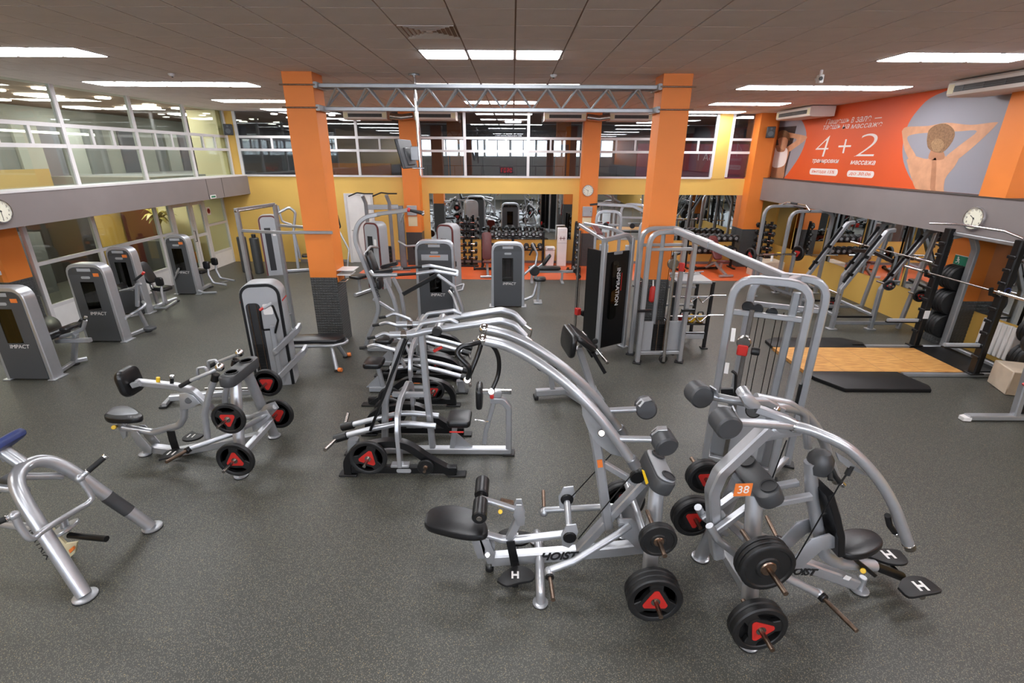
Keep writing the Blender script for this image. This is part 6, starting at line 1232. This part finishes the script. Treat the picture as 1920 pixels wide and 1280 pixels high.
# ================================================================== CEILING AND WALL FIXTURES
m = Mk('roof_truss', 'grey steel truss spanning between the two free-standing orange pillars', 'truss', 0, 8.82, 0)
for z, y in ((4.345,-.14),(4.345,.14),(4.02,0)): m.bar('chord', 'rack_grey', [V(-3.13,y,z),V(2.33,y,z)], .05, .06)
n = 11; xs = [-3.04+.478*k for k in range(n+1)]
for k in range(n):
    for y in (-.14,.14): m.bar('diagonal', 'rack_grey', [V(xs[k],0,4.03),V(xs[k]+.239,y,4.33)], .028, .028, up=Y); m.bar('diagonal', 'rack_grey', [V(xs[k]+.239,y,4.33),V(xs[k+1],0,4.03)], .028, .028, up=Y)
for x in (-3.1,2.3):
    for z in (4.345,4.02): m.bar('clamp_plate', 'light_shroud', [V(x,-.24,z),V(x,.22,z)], .06, .09)
for (xa,xb) in ((-3.66,-3.1),(2.3,2.86)):
    for z in (4.345,4.02): m.tube('clamp_rod', 'old_steel', [V(xa,-.235,z),V(xb,-.235,z)], .012)
m = Mk('hanging_tv', 'flat television on a chrome ceiling pole below the truss', 'television', -1.58, 8.8, 0)
m.tube('pole', 'chrome', [V(0,0,4.52),V(.02,0,3.0)], .028); MB().cyl(V(0,0,4.5),V(0,0,4.53),.09).obj('ceiling_plate', 'rack_grey', m.T); MB().cbox((-.06,0,3.35),(.14,.1,.22)).obj('bracket', 'light_shroud', m.T); m.tube('cable_arm', 'chrome', [V(-.1,-.1,3.12),V(.1,-.1,3.12)], .012)
d = V(.96,-.28,0); MB().cbox((-.2,0,3.34),(.05,.72,.46),(V(.97,-.1,.22),V(.1,.99,0),V(-.22,0,.97))).obj('screen_back', 'grey_shroud', m.T); MB().cbox((-.165,0,3.3),(.05,.4,.28),(V(.97,-.1,.22),V(.1,.99,0),V(-.22,0,.97))).obj('rear_housing', 'dark_plastic', m.T); MB().cbox((-.232,0,3.34),(.006,.7,.44),(V(.97,-.1,.22),V(.1,.99,0),V(-.22,0,.97))).obj('screen', 'ink', m.T)
def ac(x, y, deg, w, label, h=.24, d=.62):
    m = Mk('air_conditioner', label, 'air conditioner', x, y, deg); z0 = ZC-.02-h
    prof = [(-d/2,z0+.06),(-d/2+.02,z0+.02),(-d/2+.08,z0),(d/2,z0+.01),(d/2,ZC-.02),(-d/2+.03,ZC-.02),(-d/2,ZC-.05)]
    b = MB(); n = len(prof); b.add([(-w/2,p[0],p[1]) for p in prof]+[(w/2,p[0],p[1]) for p in prof], [tuple(range(n))[::-1], tuple(range(n,2*n))]+[(k,(k+1)%n,n+(k+1)%n,n+k) for k in range(n)]); b.obj('casing', 'ac_white', m.T)
    MB().box((-w/2+.14,-d/2-.006,z0+.07),(w/2-.14,-d/2+.01,z0+.16)).obj('outlet', 'ac_dark', m.T, False)
    for k in range(2): MB().box((-w/2+.14,-d/2-.014,z0+.09+.03*k),(w/2-.14,-d/2-.004,z0+.096+.03*k)).obj('louvre', 'dark_plastic', m.T, False)
    for k in range(5): MB().box((-w/2+.14+(w-.28)*(k+.5)/5-.004,-d/2-.012,z0+.07),(-w/2+.14+(w-.28)*(k+.5)/5+.004,-d/2-.004,z0+.16)).obj('louvre', 'dark_plastic', m.T, False)
    for k in (-1,1): MB().box((k*(w/2-.13),-d/2-.003,z0+.05),(k*(w/2-.01),-d/2+.0,z0+.19)).obj('end_trim', 'cream', m.T, False)
ac(-4.25, 15.75, 0, 1.25, 'beige ceiling air conditioner left of the left back pillar'); ac(-2.25, 15.75, 0, 1.2, 'beige ceiling air conditioner right of the left back pillar')
ac(1.5, 15.75, 0, 1.2, 'beige ceiling air conditioner left of the right back pillar'); ac(3.4, 15.75, 0, 1.25, 'beige ceiling air conditioner right of the right back pillar')
ac(7.6, 14.1, -90, 1.65, 'white ceiling air conditioner above the fitness banner'); ac(7.55, 8.1, -90, 2.1, 'white ceiling air conditioner at the top right corner of the picture')
for x, lb in ((-3.2,'silver foil duct between the two left back air conditioners'),(2.45,'silver foil duct between the two right back air conditioners')):
    t = thing('foil_duct', lb, 'duct', (x,15.45,ZC-.16)); MB().tube([V(-.32,0,.0),V(0,-.02,-.04),V(.32,0,.0)], .09, 12, scale=None).obj('duct', 'steel', t)
def clock(c, nrm, r, label):
    t = thing('wall_clock', label, 'clock', c); n = Vector(nrm); up = Z; rt = up.cross(n).normalized()
    MB().lathe(V(0,0,0), n, [(r,0),(r*1.02,.02),(r*.97,.045),(r*.88,.045),(r*.86,.03),(.001,.03)], 32).obj('case', 'chrome', t); MB().lathe(n*.0305, n, [(r*.86,0),(r*.86,.001)], 32).obj('face', 'clock_face', t)
    for k in range(12):
        a = math.pi*2*k/12; p = n*.0325+(rt*math.sin(a)+up*math.cos(a))*r*.7; text('numeral', str(k or 12), r*.24, p, rt, up, 'ink', t, .0008)
    for a, L, w in ((math.radians(300),.45,.05),(math.radians(330) if r > .2 else math.radians(180),.62,.035)):
        d_ = rt*math.sin(a)+up*math.cos(a); MB().bar([n*.036-d_*r*.1, n*.036+d_*r*L], r*w, .003, up=n).obj('hand', 'ink', t)
    MB().cyl(n*.034, n*.042, r*.06).obj('hub', 'ink', t)
clock((XBR-.001,8.28,2.4), (-1,0,0), .19, 'round chrome wall clock on the right grey beam'); clock((2.3,15.695,2.34), (0,-1,0), .17, 'round white wall clock on the right back pillar'); clock((XBL+.001,8.12,2.44), (1,0,0), .19, 'round wall clock on the left grey beam at the frame edge')
for (x, y, dg, lb) in ((-8.42,15.77,20,'small black loudspeaker in the left back corner under the ceiling'),(7.45,15.42,-20,'small black loudspeaker on the corner pillar beside the banner')):
    t = thing('loudspeaker', lb, 'speaker', (x,y,4.0), dg); MB().cbox((0,0,0),(.22,.2,.3)).obj('cabinet', 'ink', t); MB().cyl((0,-.1,-.04),(0,-.108,-.04),.07).obj('woofer', 'dark_plastic', t); MB().cyl((0,-.1,.09),(0,-.107,.09),.03).obj('tweeter', 'dark_plastic', t); MB().tube([V(0,.1,0),V(0,.34,.04)], .02).obj('bracket', 'black_steel', t)
for x, lb in ((2.32,'grey electrical box on the right back pillar'),(-3.12,'grey electrical box on the left back pillar')):
    t = thing('electrical_box', lb, 'electrical box', (x,15.7,1.6)); MB().cbox((0,-.04,.12),(.3,.08,.3)).obj('box_body', 'light_shroud', t); MB().cyl((.1,-.08,.12),(.1,-.088,.12),.012).obj('lock', 'ink', t); MB().box((-.14,-.008,-.36),(.14,0,-.06)).obj('notice_sheet', 'cream', t, False)
# ---------------------------------------------------------------- banner on the right upper wall
bn = thing('fitness_banner', 'large orange advertising banner with two women and 4 + 2 above the right beam', 'banner', (XUR-.006, 12.4, 2.745))
y0, y1 = 16.08-12.4, 8.5-12.4; HB = ZC-2.745-.01      # reading direction: far -> near
MB().box((0,y1,0),(.006,y0,HB)).obj('banner_sheet', 'orange_banner', bn, False)
BX = V(0,-1,0)
def flat(name, pts, mt, lift, sp=True):      # outline in banner coordinates (distance from the far end, height)
    P = [V(p[0],p[1],0) for p in pts]
    if sp: P = spline(P+[P[0]], 4)[:-1]
    out = [(min(max(p.x,.0),7.58), min(max(p.y,.002),HB-.002)) for p in P]
    A = sum(out[i][0]*out[(i+1) % len(out)][1]-out[(i+1) % len(out)][0]*out[i][1] for i in range(len(out)))
    if A < 0: out = out[::-1]
    v = [(-lift, y0-a, b) for a, b in out]; n = len(v)
    me = bpy.data.meshes.new(name); me.from_pydata(v+[(x+.0008,y,z) for x,y,z in v], [], [tuple(range(n))]+[tuple(range(n,2*n))[::-1]]+[(k,n+k,n+(k+1)%n,(k+1)%n) for k in range(n)])
    return link(name, me, mt, bn, False)
def bpx(u, v):
    P = onx(u, v, XUR-.006); return (16.08-P.y, P.z-2.745)
def FP(name, uv, mt, lift, sp=True): return flat(name, [bpx(*q) for q in uv], mt, lift, sp)
FP('grey_circle', [(1432,340),(1440,220),(1470,205),(1500,222),(1512,250),(1505,280),(1488,310),(1462,340)], 'banner_grey', .001)
FP('dark_backdrop', [(1446,240),(1494,236),(1470,336),(1440,336)], 'dark_print', .0018, False)
FP('grey_circle', [(1842,150),(1895,150),(1905,200),(1850,375),(1770,375),(1722,352),(1700,320),(1692,285),(1700,240),(1722,205),(1755,178)], 'banner_grey', .001)
# athlete on the left
FP('figure_arms', [(1437,262),(1441,254),(1458,250),(1475,248),(1498,252),(1513,256),(1508,264),(1492,276),(1480,284),(1476,276),(1494,262),(1478,258),(1456,260),(1448,268),(1450,282),(1442,278)], 'skin', .0024)
FP('figure_torso', [(1445,276),(1458,272),(1476,274),(1480,284),(1472,312),(1468,334),(1446,334),(1446,310)], 'skin_shade', .003)
FP('white_top', [(1448,282),(1454,276),(1458,284),(1470,284),(1474,277),(1477,286),(1470,310),(1448,312)], 'white_print', .0036)
FP('figure_head', [(1459,260),(1468,254),(1477,260),(1476,272),(1469,281),(1461,274)], 'skin', .0036); FP('figure_hair', [(1457,262),(1460,248),(1470,244),(1480,250),(1480,264),(1474,258),(1464,258)], 'hair', .0042)
# woman seen from behind, on the right
FP('figure_arms', [(1691,246),(1700,238),(1740,236),(1775,230),(1820,234),(1866,229),(1868,234),(1840,262),(1805,292),(1785,304),(1772,296),(1800,272),(1832,246),(1800,246),(1762,248),(1725,250),(1702,256),(1706,272),(1718,294),(1708,302),(1696,280)], 'skin', .0024)
FP('figure_back', [(1700,300),(1712,292),(1738,298),(1752,290),(1768,290),(1782,298),(1800,290),(1790,312),(1772,336),(1764,374),(1722,360),(1708,330)], 'skin', .003)
FP('figure_back', [(1748,300),(1756,300),(1752,366),(1744,364)], 'skin_shade', .0034); FP('figure_neck', [(1746,280),(1766,280),(1770,298),(1742,298)], 'skin_shade', .0034)
FP('figure_hair', [(1738,262),(1742,244),(1756,234),(1774,232),(1788,242),(1790,256),(1780,274),(1766,286),(1750,284),(1740,276)], 'hair', .004); FP('hair_bun', [(1746,268),(1754,260),(1766,262),(1770,272),(1762,284),(1750,282)], 'hair_bun', .0045)
def BT(body, u0, u1, v0, v1, mt='white_print', shear=0., bold=0.):      # lettering fitted to its place on the banner
    um = (u0+u1)/2; a0, a1 = bpx(u0, v0)[0], bpx(u1, v0)[0]; b1, b0 = bpx(um, v0)[1], bpx(um, v1)[1]
    o = text('banner_lettering', body, 1., (0,0,0), X, Y, mt, bn, .0006, shear, bold=bold); me = o.data
    xs = [v.co.x for v in me.vertices]; ys = [v.co.y for v in me.vertices]; w, h = max(xs)-min(xs), max(ys)-min(ys)
    mx_, my_ = min(xs), min(ys)
    for v in me.vertices:
        p = v.co.copy(); v.co = (-.0055-p.z*.5, y0-(a0+(p.x-mx_)/w*(a1-a0)), b0+(p.y-my_)/h*(b1-b0))
    me.flip_normals(); return o
for word, u0, u1, vm in (('Пашешь',1551,1594,226.2),('в',1598,1603,224.6),('зале',1607,1635,223),('—',1641,1654,221)): BT(word, u0, u1, *((vm-5,vm+5) if word != '—' else (vm-.8,vm+.8)), shear=.2)
for word, u0, u1, vm in (('таешь',1545,1577,238),('на',1581,1594,237),('массаже',1598,1655,235)): BT(word, u0, u1, vm-4, vm+4, shear=.2)
BT('4', 1534.6, 1558.8, 255, 293.5, shear=.1, bold=-.02); BT('+', 1575.6, 1599, 261, 287, bold=-.012); BT('2', 1612, 1649, 250.5, 294, shear=.1, bold=-.02)
BT('тренировки', 1524, 1574, 298.5, 307.5, shear=.2, bold=.02); BT('массажа', 1596, 1643, 301, 309, shear=.2, bold=.02)
for u0, u1, v0, v1, tx in ((1518,1571,316,328.4,'выгода 15%'),(1588,1639,320,332.5,'до 30.06')):
    a0, a1 = bpx(u0,(v0+v1)/2)[0], bpx(u1,(v0+v1)/2)[0]; b1, b0 = bpx((u0+u1)/2,v0)[1], bpx((u0+u1)/2,v1)[1]
    flat('white_pill', rrect(a1-a0,b1-b0,(b1-b0)*.48,5,(a0+a1)/2,(b0+b1)/2), 'white_print', .0018, False); BT(tx, u0+5, u1-5, v0+2.8, v1-2.8, 'orange_banner', .2)
b2 = thing('second_banner', 'pale pink banner strip beyond the orange pillar at the right frame edge', 'banner', (XUR-.006,7.0,2.745)); MB().box((0,-1.9,0),(.006,.97,HB)).obj('banner_sheet', 'pink_print', b2, False)
MB().tube([V(-.004,.3,.1),V(-.004,.5,.8),V(-.004,.2,1.5)], .03, 6).obj('printed_fold', 'banner_grey', b2)
# ================================================================== sub-parts: small pieces belong to the part they sit on
SUB = {'tag_number':('number_tag',),'footplate_mark':('footplate',),'roller_cap':('roller_pad',),'grip_end':('grip','handle'),'hub_ring':('plate_hub','plate_body'),'red_insert':('plate_hub',),'grip_web':('plate_body',),'end_cap':('head',),'cup_holder':('console',),'console_top':('console',),'numeral':('face',),'lock':('box_body',),'counterweight_clip':('counterweight',),'instruction_card':('front_panel',),'badge':('front_shroud','black_panel'),'top_plate':('shroud_cap',),'lid_flap':('bin_lid',),'horn_stop':('weight_horn',),'pivot_bolt':('pivot_plate',),'rubber_foot':('foot',),'safety_edge':('safety_arm',),'rack_strip':('upright',),'peg_plate':('upright',),'louvre':('outlet',),'screen':('screen_back',),'rear_housing':('screen_back',),'red_mark':('black_panel',),'panel_window':('black_panel',),'placard_print':('placard',),'collar':('shaft',),'hand_slot':('box_body',),'seat_top':('seat',),'pad_rim':('bench_pad',),'figure_head':('sign_board',),'running_figure':('sign_board',),'arrow':('sign_board',)}
def mid(o):
    b = o.bound_box; return V(sum(p[0] for p in b)/8, sum(p[1] for p in b)/8, sum(p[2] for p in b)/8)
for root in [o for o in COL.objects if o.parent is None and o.type == 'EMPTY']:
    ch = list(root.children)
    by = {}
    for c in ch: by.setdefault(c.name.split('.')[0], []).append(c)
    for nm, hosts in SUB.items():
        H = [h for k in hosts for h in by.get(k, [])]
        if not H or nm not in by: continue
        for c in by[nm]: c.parent = min(H, key=lambda h: (mid(h)-mid(c)).length)
bpy.data.scenes.remove(TMP)
